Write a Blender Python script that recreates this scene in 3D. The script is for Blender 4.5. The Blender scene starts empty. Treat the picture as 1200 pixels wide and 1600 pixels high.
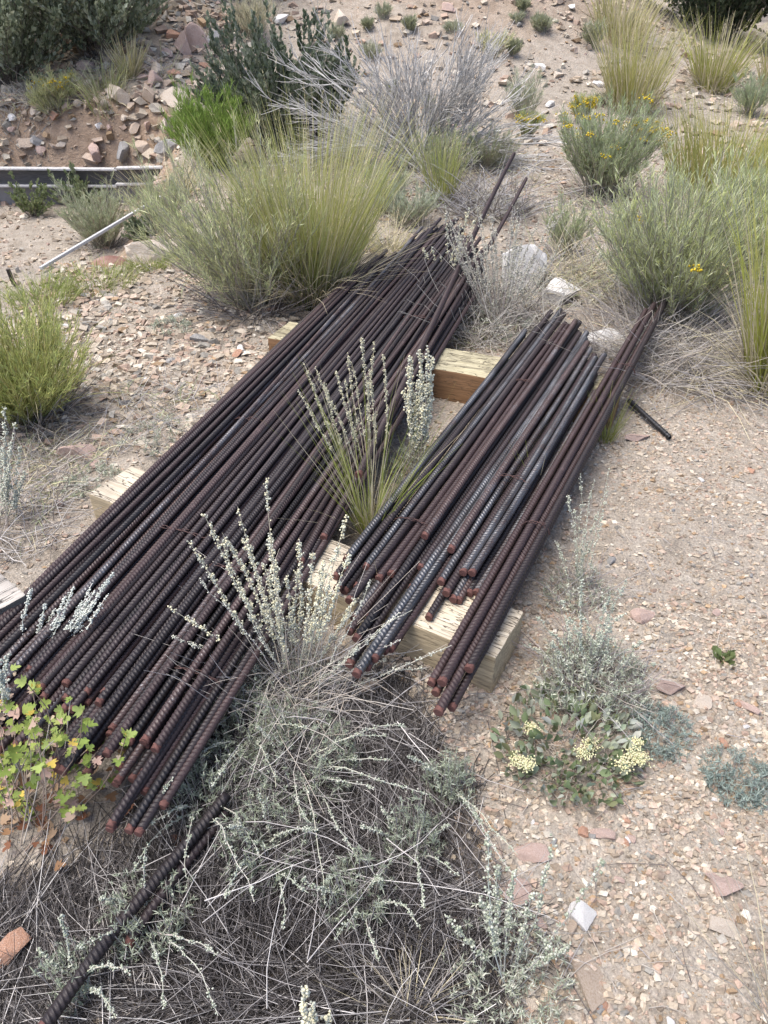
import bpy, math, random
import numpy as np
from mathutils import Vector, Matrix

rng = np.random.default_rng(11)
random.seed(5)
scene = bpy.context.scene
C = scene.collection

# ------------------------------------------------------------------ camera, sky, sun, exposure
CAM_H, PITCH, FPX = 1.55, math.radians(37.2), 1186.0      # focal length in pixels of a 1200 x 1600 frame
cam_data = bpy.data.cameras.new('camera')
cam = bpy.data.objects.new('camera', cam_data); C.objects.link(cam)
cam.location = (0, 0, CAM_H)
cam.rotation_euler = (math.pi / 2 - PITCH, 0, 0)
cam_data.sensor_fit = 'VERTICAL'; cam_data.sensor_height = 24.0
cam_data.lens = 24.0 * FPX / 1600.0
cam_data.clip_start = 0.05; cam_data.clip_end = 600
scene.camera = cam

SUN_EL, SUN_AZ = math.radians(70), math.radians(-100)      # azimuth from +Y towards +X
world = bpy.data.worlds.new('World'); scene.world = world; world.use_nodes = True
wn = world.node_tree.nodes; wl = world.node_tree.links
sky = wn.new('ShaderNodeTexSky'); sky.sky_type = 'NISHITA'; sky.sun_disc = False
sky.sun_elevation = SUN_EL; sky.sun_rotation = SUN_AZ
sky.air_density = 0.52; sky.dust_density = 6.5; sky.ozone_density = 0.0; sky.altitude = 1500
wn['Background'].inputs['Strength'].default_value = 0.13
wl.new(sky.outputs['Color'], wn['Background'].inputs['Color'])
sun_data = bpy.data.lights.new('sun', 'SUN'); sun = bpy.data.objects.new('sun', sun_data); C.objects.link(sun)
sun_data.energy = 1.4; sun_data.angle = math.radians(45); sun_data.color = (1.0, 0.965, 0.92)
sd = Vector((math.sin(SUN_AZ) * math.cos(SUN_EL), math.cos(SUN_AZ) * math.cos(SUN_EL), math.sin(SUN_EL)))
sun.rotation_euler = sd.to_track_quat('Z', 'Y').to_euler()
vs = scene.view_settings
vs.view_transform = 'Standard'; vs.look = 'None'; vs.gamma = 1.0; vs.exposure = 1.68
vs.use_curve_mapping = False
scene.cycles.max_bounces = 5; scene.cycles.diffuse_bounces = 2; scene.cycles.glossy_bounces = 1; scene.cycles.transmission_bounces = 2; scene.cycles.transparent_max_bounces = 2

# ------------------------------------------------------------------ helpers
def nrm(a):
    return a / np.maximum(np.linalg.norm(a, axis=-1, keepdims=True), 1e-9)

def hash2(ix, iy, s):
    n = (ix.astype(np.int64) * 374761393 + iy.astype(np.int64) * 668265263 + s * 974711) & 0x7fffffff
    n = ((n ^ (n >> 13)) * 1274126177) & 0x7fffffff
    return ((n ^ (n >> 16)) & 0xffff) / 65535.0

def vnoise(x, y, f, s=0):
    x = np.asarray(x, float) * f; y = np.asarray(y, float) * f
    ix = np.floor(x); iy = np.floor(y); fx = x - ix; fy = y - iy
    fx = fx * fx * (3 - 2 * fx); fy = fy * fy * (3 - 2 * fy)
    a = hash2(ix, iy, s); b = hash2(ix + 1, iy, s); c = hash2(ix, iy + 1, s); d = hash2(ix + 1, iy + 1, s)
    return (a + (b - a) * fx) * (1 - fy) + (c + (d - c) * fx) * fy - 0.5

def ss(a, b, x):
    t = np.clip((np.asarray(x, float) - a) / (b - a), 0, 1)
    return t * t * (3 - 2 * t)

def gz(x, y):
    """height of the ground"""
    x = np.asarray(x, float); y = np.asarray(y, float)
    z = np.zeros(np.broadcast(x, y).shape)
    z = z + 0.05 * vnoise(x, y, 0.7, 1) * ss(1.0, 5.0, np.abs(x) + y * 0.6)
    z = z + 0.014 * vnoise(x, y, 4.0, 2) + 0.007 * vnoise(x, y, 17, 3)
    z = z + 0.10 * vnoise(x, y, 0.9, 4) * ss(5, 8, y)
    w = vnoise(x, y, 1.3, 5)
    # the lower bench on the left, with its cut bank behind
    xr = -1.22 - 0.22 * (y - 5.0) + 0.2 * w
    pit = ss(0.0, 0.8, xr - x) * ss(4.35, 5.7, y + 0.25 * w) * (1 - ss(8.15, 8.6, y + 0.22 * w))
    z = z - 0.62 * pit
    z = z + 0.12 * ss(7.6, 8.7, y) * ss(-1.2, -2.5, x)
    # rocky ridge and mound
    z = z + 0.62 * np.exp(-((x + 2.7) / 1.25) ** 2 - ((y - 10.6) / 1.5) ** 2)
    z = z + 1.75 * np.exp(-((x - 0.7) / 2.7) ** 2 - ((y - 13.2) / 2.9) ** 2)
    z = z + 0.35 * ss(8.5, 15, y)
    # hillside far behind
    z = z + 0.30 * np.maximum(y - 24, 0) * ss(24, 36, y) + 1.5 * vnoise(x, y, 0.05, 7) * ss(20, 40, y)
    return z

FW = np.array([0, math.cos(PITCH), -math.sin(PITCH)]); UP = np.array([0, math.sin(PITCH), math.cos(PITCH)])
CP = np.array([0, 0, CAM_H]); TT = 0.4 * 1.0035 ** np.arange(1450)
def ray(px, py):
    return FW + np.array([1., 0, 0]) * (px - 600) / FPX + UP * (800 - py) / FPX
def flat(px, py, z=0.0):
    d = ray(px, py); return CP + d * ((z - CAM_H) / d[2])
def at(px, py):
    """where the ground lies in that direction"""
    d = ray(px, py); P = CP[None] + d[None] * TT[:, None]
    hit = np.nonzero(P[:, 2] < gz(P[:, 0], P[:, 1]))[0]
    p = P[hit[0]] if len(hit) else P[-1]
    return np.array([p[0], p[1], float(gz(p[0], p[1]))])
def aty(px, py, y):
    d = ray(px, py); return CP + d * (y / d[1])
def mpp(p):
    return float((np.asarray(p) - CP) @ FW) / FPX
def height_to(p, py):
    """height above p that reaches the picture row py"""
    k = (800 - py) / FPX
    a = p[1] * UP[1]; b = p[1] * FW[1]
    zz = (k * b - a) / (UP[2] - k * FW[2])
    return zz + CAM_H - p[2]

class MB:
    def __init__(s): s.v = []; s.f = []; s.c = []; s.n = 0
    def add(s, V, F, Col):
        V = np.asarray(V, float).reshape(-1, 3); F = np.asarray(F).reshape(-1, 3)
        Col = np.asarray(Col, float)
        if Col.ndim == 1: Col = np.tile(Col, (len(V), 1))
        s.v.append(V); s.f.append(F + s.n); s.c.append(Col); s.n += len(V)
    def mesh(s, name, mat, smooth=False, origin=None, flat=False):
        V = np.concatenate(s.v); F = np.concatenate(s.f).astype(np.int32); K = np.concatenate(s.c)
        if origin is not None: V = V - np.asarray(origin)
        me = bpy.data.meshes.new(name)
        me.vertices.add(len(V)); me.vertices.foreach_set('co', V.astype(np.float32).ravel())
        me.loops.add(F.size); me.loops.foreach_set('vertex_index', F.ravel())
        me.polygons.add(len(F)); me.polygons.foreach_set('loop_start', np.arange(0, F.size, 3, dtype=np.int32))
        me.polygons.foreach_set('use_smooth', np.full(len(F), not flat))
        at_ = me.color_attributes.new('col', 'FLOAT_COLOR', 'POINT')
        at_.data.foreach_set('color', np.concatenate([np.clip(K, 0, 1), np.ones((len(K), 1))], 1).astype(np.float32).ravel())
        me.materials.append(mat); me.update(calc_edges=True); me.validate()
        return me
    def build(s, name, mat, parent=None, smooth=False, flat=False):
        org = np.array(parent.location) if parent is not None else None
        o = bpy.data.objects.new(name, s.mesh(name, mat, smooth, org, flat)); C.objects.link(o)
        if parent is not None: o.parent = parent
        if parent is not None and name in STUFF_PARTS: o['kind'] = 'stuff'
        return o
STUFF_PARTS = {'leaves', 'blades', 'dead_blades', 'seed_stalks', 'stems', 'dead_stems', 'dead_twigs', 'twigs', 'flowers', 'grass_blades', 'fallen_leaves', 'crown', 'branches'}

def tag(o, label=None, cat=None, group=None, kind=None):
    if label: o['label'] = label
    if cat: o['category'] = cat
    if group: o['group'] = group
    if kind: o['kind'] = kind
    return o
def empty(name, loc, label, cat, group=None):
    o = bpy.data.objects.new(name, None); C.objects.link(o)
    o.location = tuple(float(a) for a in loc); o.empty_display_size = 0.05
    return tag(o, label, cat, group)

def jit(col, n, amt=0.12, hue=0.04):
    col = np.asarray(col, float)
    return np.clip(col * (1 + amt * rng.standard_normal((n, 1))) * (1 + hue * rng.standard_normal((n, 3))), 0.002, 0.95)
def pick(cols, n, p=None, amt=0.12):
    cols = np.asarray(cols, float)
    return np.clip(cols[rng.choice(len(cols), n, p=p)] * (1 + amt * rng.standard_normal((n, 1))), 0.002, 0.95)
def runit(n):
    return nrm(rng.standard_normal((n, 3)))

def poly(P0, D, L, curve, k=5, wob=0.0):
    P0 = np.asarray(P0, float); D = np.asarray(D, float); n = len(D); L = np.broadcast_to(np.asarray(L, float), (n,))
    t = np.linspace(0, 1, k)[None, :, None]
    pts = P0[:, None] + D[:, None] * L[:, None, None] * t + curve[:, None] * L[:, None, None] * t * t
    if wob:
        w = np.cumsum(rng.standard_normal((n, k, 3)), 1) * wob * L[:, None, None] / k
        w[:, 0] = 0; pts = pts + w
    return pts
def along(pts, idx, t):
    k = pts.shape[1]; s = np.clip(t, 0, 0.999) * (k - 1); i = s.astype(int); f = (s - i)[:, None]
    a = pts[idx, i]; b = pts[idx, i + 1]
    return a + (b - a) * f, nrm(b - a)
def kids(pts, per, t0, t1, L, spread, up=0.0, curl=0.0, k=4, wob=0.0, lt=0.0):
    n = len(pts); idx = np.repeat(np.arange(n), per); m = len(idx)
    t = rng.uniform(t0, t1, m); p, tn = along(pts, idx, t)
    D = nrm(tn + spread * runit(m) + up * np.array([0, 0, 1.0]))
    Ls = L * rng.uniform(0.5, 1.3, m) * (1 - lt * (t - t0) / max(t1 - t0, 1e-6))
    cv = curl * (0.6 * tn + 0.5 * runit(m))
    return poly(p, D, Ls, cv, k, wob), idx, t
def tubes(mb, pts, r0, r1, col0, col1=None, sides=3):
    n, k, _ = pts.shape
    r0 = np.broadcast_to(np.asarray(r0, float), (n,)); r1 = np.broadcast_to(np.asarray(r1, float), (n,))
    tg = nrm(np.gradient(pts, axis=1)); ref = np.where(np.abs(tg[..., 2:3]) > 0.9, [1., 0, 0], [0, 0, 1.])
    a = nrm(np.cross(tg, ref)); b = np.cross(tg, a)
    t = np.linspace(0, 1, k)[None, :, None]
    r = r0[:, None, None] * (1 - t) + r1[:, None, None] * t
    ang = np.arange(sides) * 2 * math.pi / sides
    V = pts[:, :, None] + r[:, :, None] * (a[:, :, None] * np.cos(ang)[:, None] + b[:, :, None] * np.sin(ang)[:, None])
    base = (np.arange(n) * k * sides)[:, None, None] + (np.arange(k - 1) * sides)[None, :, None] + np.arange(sides)[None, None]
    nx = (np.arange(n) * k * sides)[:, None, None] + (np.arange(k - 1) * sides)[None, :, None] + ((np.arange(sides) + 1) % sides)[None, None]
    F = np.stack([np.stack([base, nx, nx + sides], -1), np.stack([base, nx + sides, base + sides], -1)], 3)
    c0 = np.broadcast_to(np.asarray(col0, float), (n, 3)); c1 = c0 if col1 is None else np.broadcast_to(np.asarray(col1, float), (n, 3))
    K = c0[:, None] * (1 - t) + c1[:, None] * t
    mb.add(V, F, np.repeat(K[:, :, None], sides, 2).reshape(-1, 3))
def blades(mb, pts, W, col0, col1=None, taper=0.12, belly=False):
    n, k, _ = pts.shape; W = np.broadcast_to(np.asarray(W, float), (n,))
    tg = nrm(pts[:, -1] - pts[:, 0]); sd_ = nrm(np.cross(tg, runit(n)))
    t = np.linspace(0, 1, k)
    prof = (np.sin(math.pi * (0.12 + 0.86 * t)) if belly else (1 - (1 - taper) * t ** 1.5))
    off = sd_[:, None] * (W[:, None] * prof[None])[..., None] * 0.5
    V = np.stack([pts - off, pts + off], 2)
    b = (np.arange(n) * k * 2)[:, None] + (np.arange(k - 1) * 2)[None]
    F = np.stack([np.stack([b, b + 1, b + 3], -1), np.stack([b, b + 3, b + 2], -1)], 2)
    c0 = np.broadcast_to(np.asarray(col0, float), (n, 3)); c1 = c0 if col1 is None else np.broadcast_to(np.asarray(col1, float), (n, 3))
    K = c0[:, None] * (1 - t[None, :, None]) + c1[:, None] * t[None, :, None]
    mb.add(V, F, np.repeat(K[:, :, None], 2, 2).reshape(-1, 3))
OCT_V = np.array([[1, 0, 0], [-1, 0, 0], [0, 1, 0], [0, -1, 0], [0, 0, 1], [0, 0, -1.]])
OCT_F = np.array([[0, 2, 4], [2, 1, 4], [1, 3, 4], [3, 0, 4], [2, 0, 5], [1, 2, 5], [3, 1, 5], [0, 3, 5]])
def rotm(n):
    q = nrm(rng.standard_normal((n, 4))); w, x, y, z = q.T
    return np.stack([np.stack([1 - 2 * (y * y + z * z), 2 * (x * y - z * w), 2 * (x * z + y * w)], -1),
                     np.stack([2 * (x * y + z * w), 1 - 2 * (x * x + z * z), 2 * (y * z - x * w)], -1),
                     np.stack([2 * (x * z - y * w), 2 * (y * z + x * w), 1 - 2 * (x * x + y * y)], -1)], 1)
def stamp(mb, TV, TF, cen, R, scale, col):
    n = len(cen)
    V = np.einsum('nij,kj->nki', R, TV) if TV.ndim == 2 else np.einsum('nij,nkj->nki', R, TV)
    V = V * np.asarray(scale).reshape(n, 1, -1) + cen[:, None]
    F = TF[None] + (np.arange(n) * V.shape[1])[:, None, None]
    mb.add(V, F, np.repeat(np.broadcast_to(col, (n, 3))[:, None], V.shape[1], 1).reshape(-1, 3))
def buds(mb, cen, r, col):
    stamp(mb, OCT_V, OCT_F, cen, rotm(len(cen)), np.broadcast_to(r, (len(cen),)), col)
def frame(D, nr):
    """rotation whose Y is D and Z leans to nr"""
    y = nrm(D); x = nrm(np.cross(y, nr)); z = np.cross(x, y)
    return np.stack([x, y, z], -1)
OVAL_V = np.array([[0, 0, 0], [.30, .35, .06], [.34, .68, .05], [0, 1, -.04], [-.34, .68, .05], [-.30, .35, .06], [0, .5, -.03]])
OVAL_F = np.array([[0, 1, 6], [1, 2, 6], [2, 3, 6], [3, 4, 6], [4, 5, 6], [5, 0, 6]])
SPAT_V = OVAL_V * np.array([.68, 1, 1.2])
LOBE_V = np.array([[0, 0, 0], [.30, .02, .06], [.62, .22, .12], [.42, .34, .03], [.66, .62, .10], [.24, .52, .0], [.26, .88, -.02], [0, 1.05, -.10],
                   [-.26, .88, -.02], [-.24, .52, 0], [-.66, .62, .10], [-.42, .34, .03], [-.62, .22, .12], [-.30, .02, .06], [0, .40, -.07]])
LOBE_F = np.array([[i, (i + 1) % 14, 14] for i in range(14)])
SMALL_V = np.array([[0, 0, 0], [.3, .5, .05], [0, 1, 0], [-.3, .5, .05]]); SMALL_F = np.array([[0, 1, 2], [0, 2, 3]])

# ------------------------------------------------------------------ materials
def new_mat(name):
    m = bpy.data.materials.new(name); m.use_nodes = True
    nt = m.node_tree; return m, nt, nt.nodes['Principled BSDF']
def N(nt, typ, **kw):
    n = nt.nodes.new(typ)
    for k, v in kw.items(): setattr(n, k, v)
    return n
def noise(nt, scale, detail=4, rough=0.6, vec=None, dist=0.0):
    n = N(nt, 'ShaderNodeTexNoise'); n.inputs['Scale'].default_value = scale; n.inputs['Detail'].default_value = detail
    n.inputs['Roughness'].default_value = rough; n.inputs['Distortion'].default_value = dist
    if vec is not None: nt.links.new(vec, n.inputs['Vector'])
    return n
def ramp(nt, fac, stops):
    r = N(nt, 'ShaderNodeValToRGB'); nt.links.new(fac, r.inputs['Fac'])
    e = r.color_ramp.elements
    while len(e) < len(stops): e.new(0.5)
    for i, (p, c) in enumerate(stops):
        e[i].position = p; e[i].color = (*c, 1) if len(c) == 3 else c
    return r
def mixc(nt, a, b, fac, mode='MIX'):
    n = N(nt, 'ShaderNodeMix', data_type='RGBA', blend_type=mode)
    for sock, val in ((n.inputs['A'], a), (n.inputs['B'], b), (n.inputs['Factor'], fac)):
        if hasattr(val, 'is_linked') or hasattr(val, 'links'): nt.links.new(val, sock)
        elif isinstance(val, (int, float)): sock.default_value = val
        else: sock.default_value = (*val, 1)
    return n.outputs['Result']
def bump(nt, h, strength, dist=0.01):
    b = N(nt, 'ShaderNodeBump'); b.inputs['Strength'].default_value = strength; b.inputs['Distance'].default_value = dist
    nt.links.new(h, b.inputs['Height']); return b.outputs['Normal']
def g3(v): return (v, v, v)

def veg_mat(name, trans=0.25, rough=0.7):
    m, nt, b = new_mat(name)
    a = N(nt, 'ShaderNodeAttribute', attribute_name='col')
    nt.links.new(a.outputs['Color'], b.inputs['Base Color']); b.inputs['Roughness'].default_value = rough
    b.inputs['Specular IOR Level'].default_value = 0.25
    if trans:
        t = N(nt, 'ShaderNodeBsdfTranslucent'); nt.links.new(a.outputs['Color'], t.inputs['Color'])
        mx = N(nt, 'ShaderNodeMixShader'); mx.inputs[0].default_value = trans
        nt.links.new(b.outputs[0], mx.inputs[1]); nt.links.new(t.outputs[0], mx.inputs[2])
        nt.links.new(mx.outputs[0], nt.nodes['Material Output'].inputs['Surface'])
    return m
M_LEAF = veg_mat('leaf', 0.28); M_STEM = veg_mat('stem', 0.0, 0.8); M_FLOWER = veg_mat('flower', 0.15, 0.8)

def gravel_mat():
    m, nt, b = new_mat('gravel_stone')
    a = N(nt, 'ShaderNodeAttribute', attribute_name='col')
    tc = N(nt, 'ShaderNodeTexCoord')
    n1 = noise(nt, 160, 4, 0.7, tc.outputs['Object']); n2 = noise(nt, 45, 3, 0.6, tc.outputs['Object'])
    r = ramp(nt, n1.outputs['Fac'], [(0.25, g3(0.72)), (0.75, g3(1.2))])
    r2 = ramp(nt, n2.outputs['Fac'], [(0.3, (0.78, 0.74, 0.70)), (0.7, (1.12, 1.1, 1.08))])
    c = mixc(nt, a.outputs['Color'], r.outputs['Color'], 1.0, 'MULTIPLY')
    c = mixc(nt, c, r2.outputs['Color'], 1.0, 'MULTIPLY')
    nt.links.new(c, b.inputs['Base Color']); b.inputs['Roughness'].default_value = 0.85
    b.inputs['Specular IOR Level'].default_value = 0.3
    nt.links.new(bump(nt, n1.outputs['Fac'], 0.5, 0.004), b.inputs['Normal'])
    return m
M_GRAVEL = gravel_mat()

def rock_mat(name, base, alt, dark):
    m, nt, b = new_mat(name)
    tc = N(nt, 'ShaderNodeTexCoord'); oi = N(nt, 'ShaderNodeObjectInfo')
    mp = N(nt, 'ShaderNodeVectorMath', operation='ADD'); nt.links.new(tc.outputs['Object'], mp.inputs[0])
    nt.links.new(oi.outputs['Location'], mp.inputs[1])
    big = noise(nt, 14, 5, 0.65, mp.outputs[0], 0.6); fine = noise(nt, 90, 5, 0.75, mp.outputs[0]); spk = noise(nt, 260, 2, 0.5, mp.outputs[0])
    c = ramp(nt, big.outputs['Fac'], [(0.33, dark), (0.48, base), (0.66, alt)]).outputs['Color']
    c = mixc(nt, c, ramp(nt, fine.outputs['Fac'], [(0.3, g3(0.82)), (0.5, g3(1.08)), (0.75, g3(1.3))]).outputs['Color'], 1.0, 'MULTIPLY')
    c = mixc(nt, c, ramp(nt, spk.outputs['Fac'], [(0.34, g3(0.65)), (0.42, g3(1.0))]).outputs['Color'], 0.5, 'MULTIPLY')
    nt.links.new(c, b.inputs['Base Color']); b.inputs['Roughness'].default_value = 0.88; b.inputs['Specular IOR Level'].default_value = 0.25
    nt.links.new(bump(nt, fine.outputs['Fac'], 0.7, 0.012), b.inputs['Normal'])
    return m
ROCKS = {
    'pink': rock_mat('rock_pink', (.55, .40, .33), (.60, .49, .43), (.44, .30, .24)),
    'orange': rock_mat('rock_orange', (.52, .29, .19), (.55, .39, .30), (.36, .20, .13)),
    'cream': rock_mat('rock_cream', (.60, .51, .41), (.66, .60, .51), (.50, .39, .29)),
    'tan': rock_mat('rock_tan', (.48, .38, .29), (.54, .46, .37), (.36, .27, .20)),
    'grey': rock_mat('rock_grey', (.34, .33, .31), (.44, .42, .40), (.22, .21, .20)),
    'white': rock_mat('rock_white', (.74, .72, .68), (.80, .78, .75), (.62, .58, .53)),
}

def ground_mat():
    m, nt, b = new_mat('gravelly_soil')
    tc = N(nt, 'ShaderNodeTexCoord'); P = tc.outputs['Object']
    big = noise(nt, 0.9, 5, 0.6, P); mid = noise(nt, 9, 5, 0.65, P); fine = noise(nt, 130, 4, 0.7, P)
    vor = N(nt, 'ShaderNodeTexVoronoi'); vor.inputs['Scale'].default_value = 42; nt.links.new(P, vor.inputs['Vector'])
    vor2 = N(nt, 'ShaderNodeTexVoronoi'); vor2.inputs['Scale'].default_value = 110; nt.links.new(P, vor2.inputs['Vector'])
    soil = ramp(nt, mid.outputs['Fac'], [(0.3, (.25, .215, .172)), (0.5, (.335, .292, .238)), (0.7, (.41, .366, .308))]).outputs['Color']
    bw = N(nt, 'ShaderNodeSeparateColor'); nt.links.new(vor.outputs['Color'], bw.inputs[0])
    stone = ramp(nt, bw.outputs[0], [(0.0, (.44, .34, .27)), (0.3, (.50, .43, .36)), (0.55, (.38, .28, .20)), (0.8, (.53, .47, .41)), (1, (.40, .34, .29))]).outputs['Color']
    msk = ramp(nt, vor.outputs['Distance'], [(0.25, g3(1)), (0.50, g3(0))]).outputs['Color']
    pat = ramp(nt, big.outputs['Fac'], [(0.42, g3(0.0)), (0.60, g3(0.75))]).outputs['Color']
    mk = mixc(nt, msk, pat, 1.0, 'MULTIPLY')
    c = mixc(nt, soil, stone, mk)
    c = mixc(nt, c, ramp(nt, fine.outputs['Fac'], [(0.3, g3(0.6)), (0.7, g3(1.3))]).outputs['Color'], 1.0, 'MULTIPLY')
    geo = N(nt, 'ShaderNodeNewGeometry'); sn = N(nt, 'ShaderNodeSeparateXYZ'); nt.links.new(geo.outputs['True Normal'], sn.inputs[0])
    sub = ramp(nt, mid.outputs['Fac'], [(0.3, (.22, .155, .105)), (0.7, (.40, .295, .21))]).outputs['Color']
    c = mixc(nt, c, sub, ramp(nt, sn.outputs['Z'], [(0.80, g3(0.95)), (0.93, g3(0))]).outputs['Color'])      # bare subsoil where the bank is cut
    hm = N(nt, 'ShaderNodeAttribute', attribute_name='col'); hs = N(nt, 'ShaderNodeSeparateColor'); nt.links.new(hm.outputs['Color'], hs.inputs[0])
    thatch_brown = mixc(nt, (.10, .082, .068), ramp(nt, fine.outputs['Fac'], [(0.3, g3(0.5)), (0.7, g3(1.5))]).outputs['Color'], 1.0, 'MULTIPLY')
    c = mixc(nt, c, thatch_brown, hs.outputs[0])      # soil turned dark brown beneath the dead stem mat
    nt.links.new(c, b.inputs['Base Color']); b.inputs['Roughness'].default_value = 0.95; b.inputs['Specular IOR Level'].default_value = 0.15
    h = N(nt, 'ShaderNodeMath', operation='ADD'); nt.links.new(vor.outputs['Distance'], h.inputs[0])
    h2 = N(nt, 'ShaderNodeMath', operation='MULTIPLY'); nt.links.new(vor2.outputs['Distance'], h2.inputs[0]); h2.inputs[1].default_value = 0.5
    h3 = N(nt, 'ShaderNodeMath', operation='ADD'); nt.links.new(h.outputs[0], h3.inputs[0]); nt.links.new(h2.outputs[0], h3.inputs[1])
    nt.links.new(fine.outputs['Fac'], h.inputs[1])
    inv = N(nt, 'ShaderNodeMath', operation='MULTIPLY'); nt.links.new(h3.outputs[0], inv.inputs[0]); inv.inputs[1].default_value = -1
    nt.links.new(bump(nt, inv.outputs[0], 0.7, 0.012), b.inputs['Normal'])
    return m
M_GROUND = ground_mat()

def steel_mat(name, dark, rust, grey, amount, metal, rough):
    m, nt, b = new_mat(name)
    tc = N(nt, 'ShaderNodeTexCoord'); oi = N(nt, 'ShaderNodeObjectInfo')
    off = N(nt, 'ShaderNodeVectorMath', operation='SCALE'); off.inputs['Scale'].default_value = 37.0
    cx = N(nt, 'ShaderNodeCombineXYZ')
    for i in range(3): nt.links.new(oi.outputs['Random'], cx.inputs[i])
    nt.links.new(cx.outputs[0], off.inputs[0])
    ad = N(nt, 'ShaderNodeVectorMath', operation='ADD'); nt.links.new(tc.outputs['Object'], ad.inputs[0]); nt.links.new(off.outputs[0], ad.inputs[1])
    st = N(nt, 'ShaderNodeMapping'); st.inputs['Scale'].default_value = (1, 1, 0.12); nt.links.new(ad.outputs[0], st.inputs['Vector'])
    a = noise(nt, 40, 5, 0.7, st.outputs[0]); f = noise(nt, 170, 4, 0.8, ad.outputs[0]); bb = noise(nt, 4.5, 4, 0.65, ad.outputs[0])
    c = ramp(nt, a.outputs['Fac'], [(0.3, dark), (0.62, grey)]).outputs['Color']
    rm = N(nt, 'ShaderNodeMath', operation='ADD'); nt.links.new(f.outputs['Fac'], rm.inputs[0]); nt.links.new(bb.outputs['Fac'], rm.inputs[1])
    r3 = N(nt, 'ShaderNodeMath', operation='MULTIPLY_ADD'); nt.links.new(oi.outputs['Random'], r3.inputs[0]); r3.inputs[1].default_value = 0.5
    nt.links.new(rm.outputs[0], r3.inputs[2])
    mask = ramp(nt, r3.outputs[0], [(1.2 - amount - 0.16, g3(0)), (min(1.0, 1.2 - amount + 0.16), g3(1))]).outputs['Color']
    # the ramp only reads 0..1: bring the sum there
    sc = N(nt, 'ShaderNodeMath', operation='MULTIPLY'); nt.links.new(r3.outputs[0], sc.inputs[0]); sc.inputs[1].default_value = 0.5
    mask = ramp(nt, sc.outputs[0], [(0.69 - 0.5 * amount - 0.07, g3(0)), (0.69 - 0.5 * amount + 0.09, g3(1))]).outputs['Color']
    c = mixc(nt, c, rust, mask)
    dn = noise(nt, 21, 5, 0.75, ad.outputs[0])
    c = mixc(nt, c, tuple(min(1, q * 2.1 + .012) for q in rust), ramp(nt, dn.outputs['Fac'], [(0.56, g3(0)), (0.70, g3(0.75))]).outputs['Color'])
    br = N(nt, 'ShaderNodeMapRange'); nt.links.new(oi.outputs['Random'], br.inputs['Value']); br.inputs['To Min'].default_value = 0.55; br.inputs['To Max'].default_value = 1.45
    cc = N(nt, 'ShaderNodeCombineColor')
    for i in range(3): nt.links.new(br.outputs[0], cc.inputs[i])
    c = mixc(nt, c, cc.outputs[0], 1.0, 'MULTIPLY')
    nt.links.new(c, b.inputs['Base Color'])
    inv = N(nt, 'ShaderNodeMath', operation='SUBTRACT'); inv.inputs[0].default_value = 1.0; nt.links.new(mask, inv.inputs[1])
    mt = N(nt, 'ShaderNodeMath', operation='MULTIPLY'); nt.links.new(inv.outputs[0], mt.inputs[0]); mt.inputs[1].default_value = metal
    nt.links.new(mt.outputs[0], b.inputs['Metallic'])
    ro = N(nt, 'ShaderNodeMapRange'); nt.links.new(f.outputs['Fac'], ro.inputs['Value']); ro.inputs['To Min'].default_value = rough - 0.04; ro.inputs['To Max'].default_value = rough + 0.3
    nt.links.new(ro.outputs[0], b.inputs['Roughness'])
    nt.links.new(bump(nt, f.outputs['Fac'], 0.35, 0.0015), b.inputs['Normal'])
    return m
M_BAR = {
    'dark': steel_mat('bar_dark', (.011, .0095, .0105), (.022, .0145, .0145), (.050, .047, .051), 0.34, 0.45, 0.42),
    'rusty': steel_mat('bar_rusty', (.014, .0105, .011), (.031, .0180, .0175), (.046, .040, .042), 0.46, 0.35, 0.48),
    'grey': steel_mat('bar_grey', (.042, .043, .047), (.045, .028, .025), (.25, .255, .265), 0.22, 0.75, 0.33),
}
def simple(name, c1, c2, scale, rough=0.7, metal=0.0, stretch=None, bmp=0.3):
    m, nt, b = new_mat(name)
    tc = N(nt, 'ShaderNodeTexCoord'); mp = N(nt, 'ShaderNodeMapping'); nt.links.new(tc.outputs['Object'], mp.inputs['Vector'])
    if stretch: mp.inputs['Scale'].default_value = stretch
    n = noise(nt, scale, 6, 0.7, mp.outputs[0])
    c = ramp(nt, n.outputs['Fac'], [(0.32, c1), (0.68, c2)]).outputs['Color']
    nt.links.new(c, b.inputs['Base Color']); b.inputs['Roughness'].default_value = rough; b.inputs['Metallic'].default_value = metal
    nt.links.new(bump(nt, n.outputs['Fac'], bmp, 0.004), b.inputs['Normal'])
    return m
M_END = simple('bar_end_rust', (.070, .027, .021), (.14, .062, .050), 120, 0.85)
M_WIRE = simple('wire_rust', (.05, .03, .028), (.12, .06, .05), 80, 0.6, 0.3)

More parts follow.
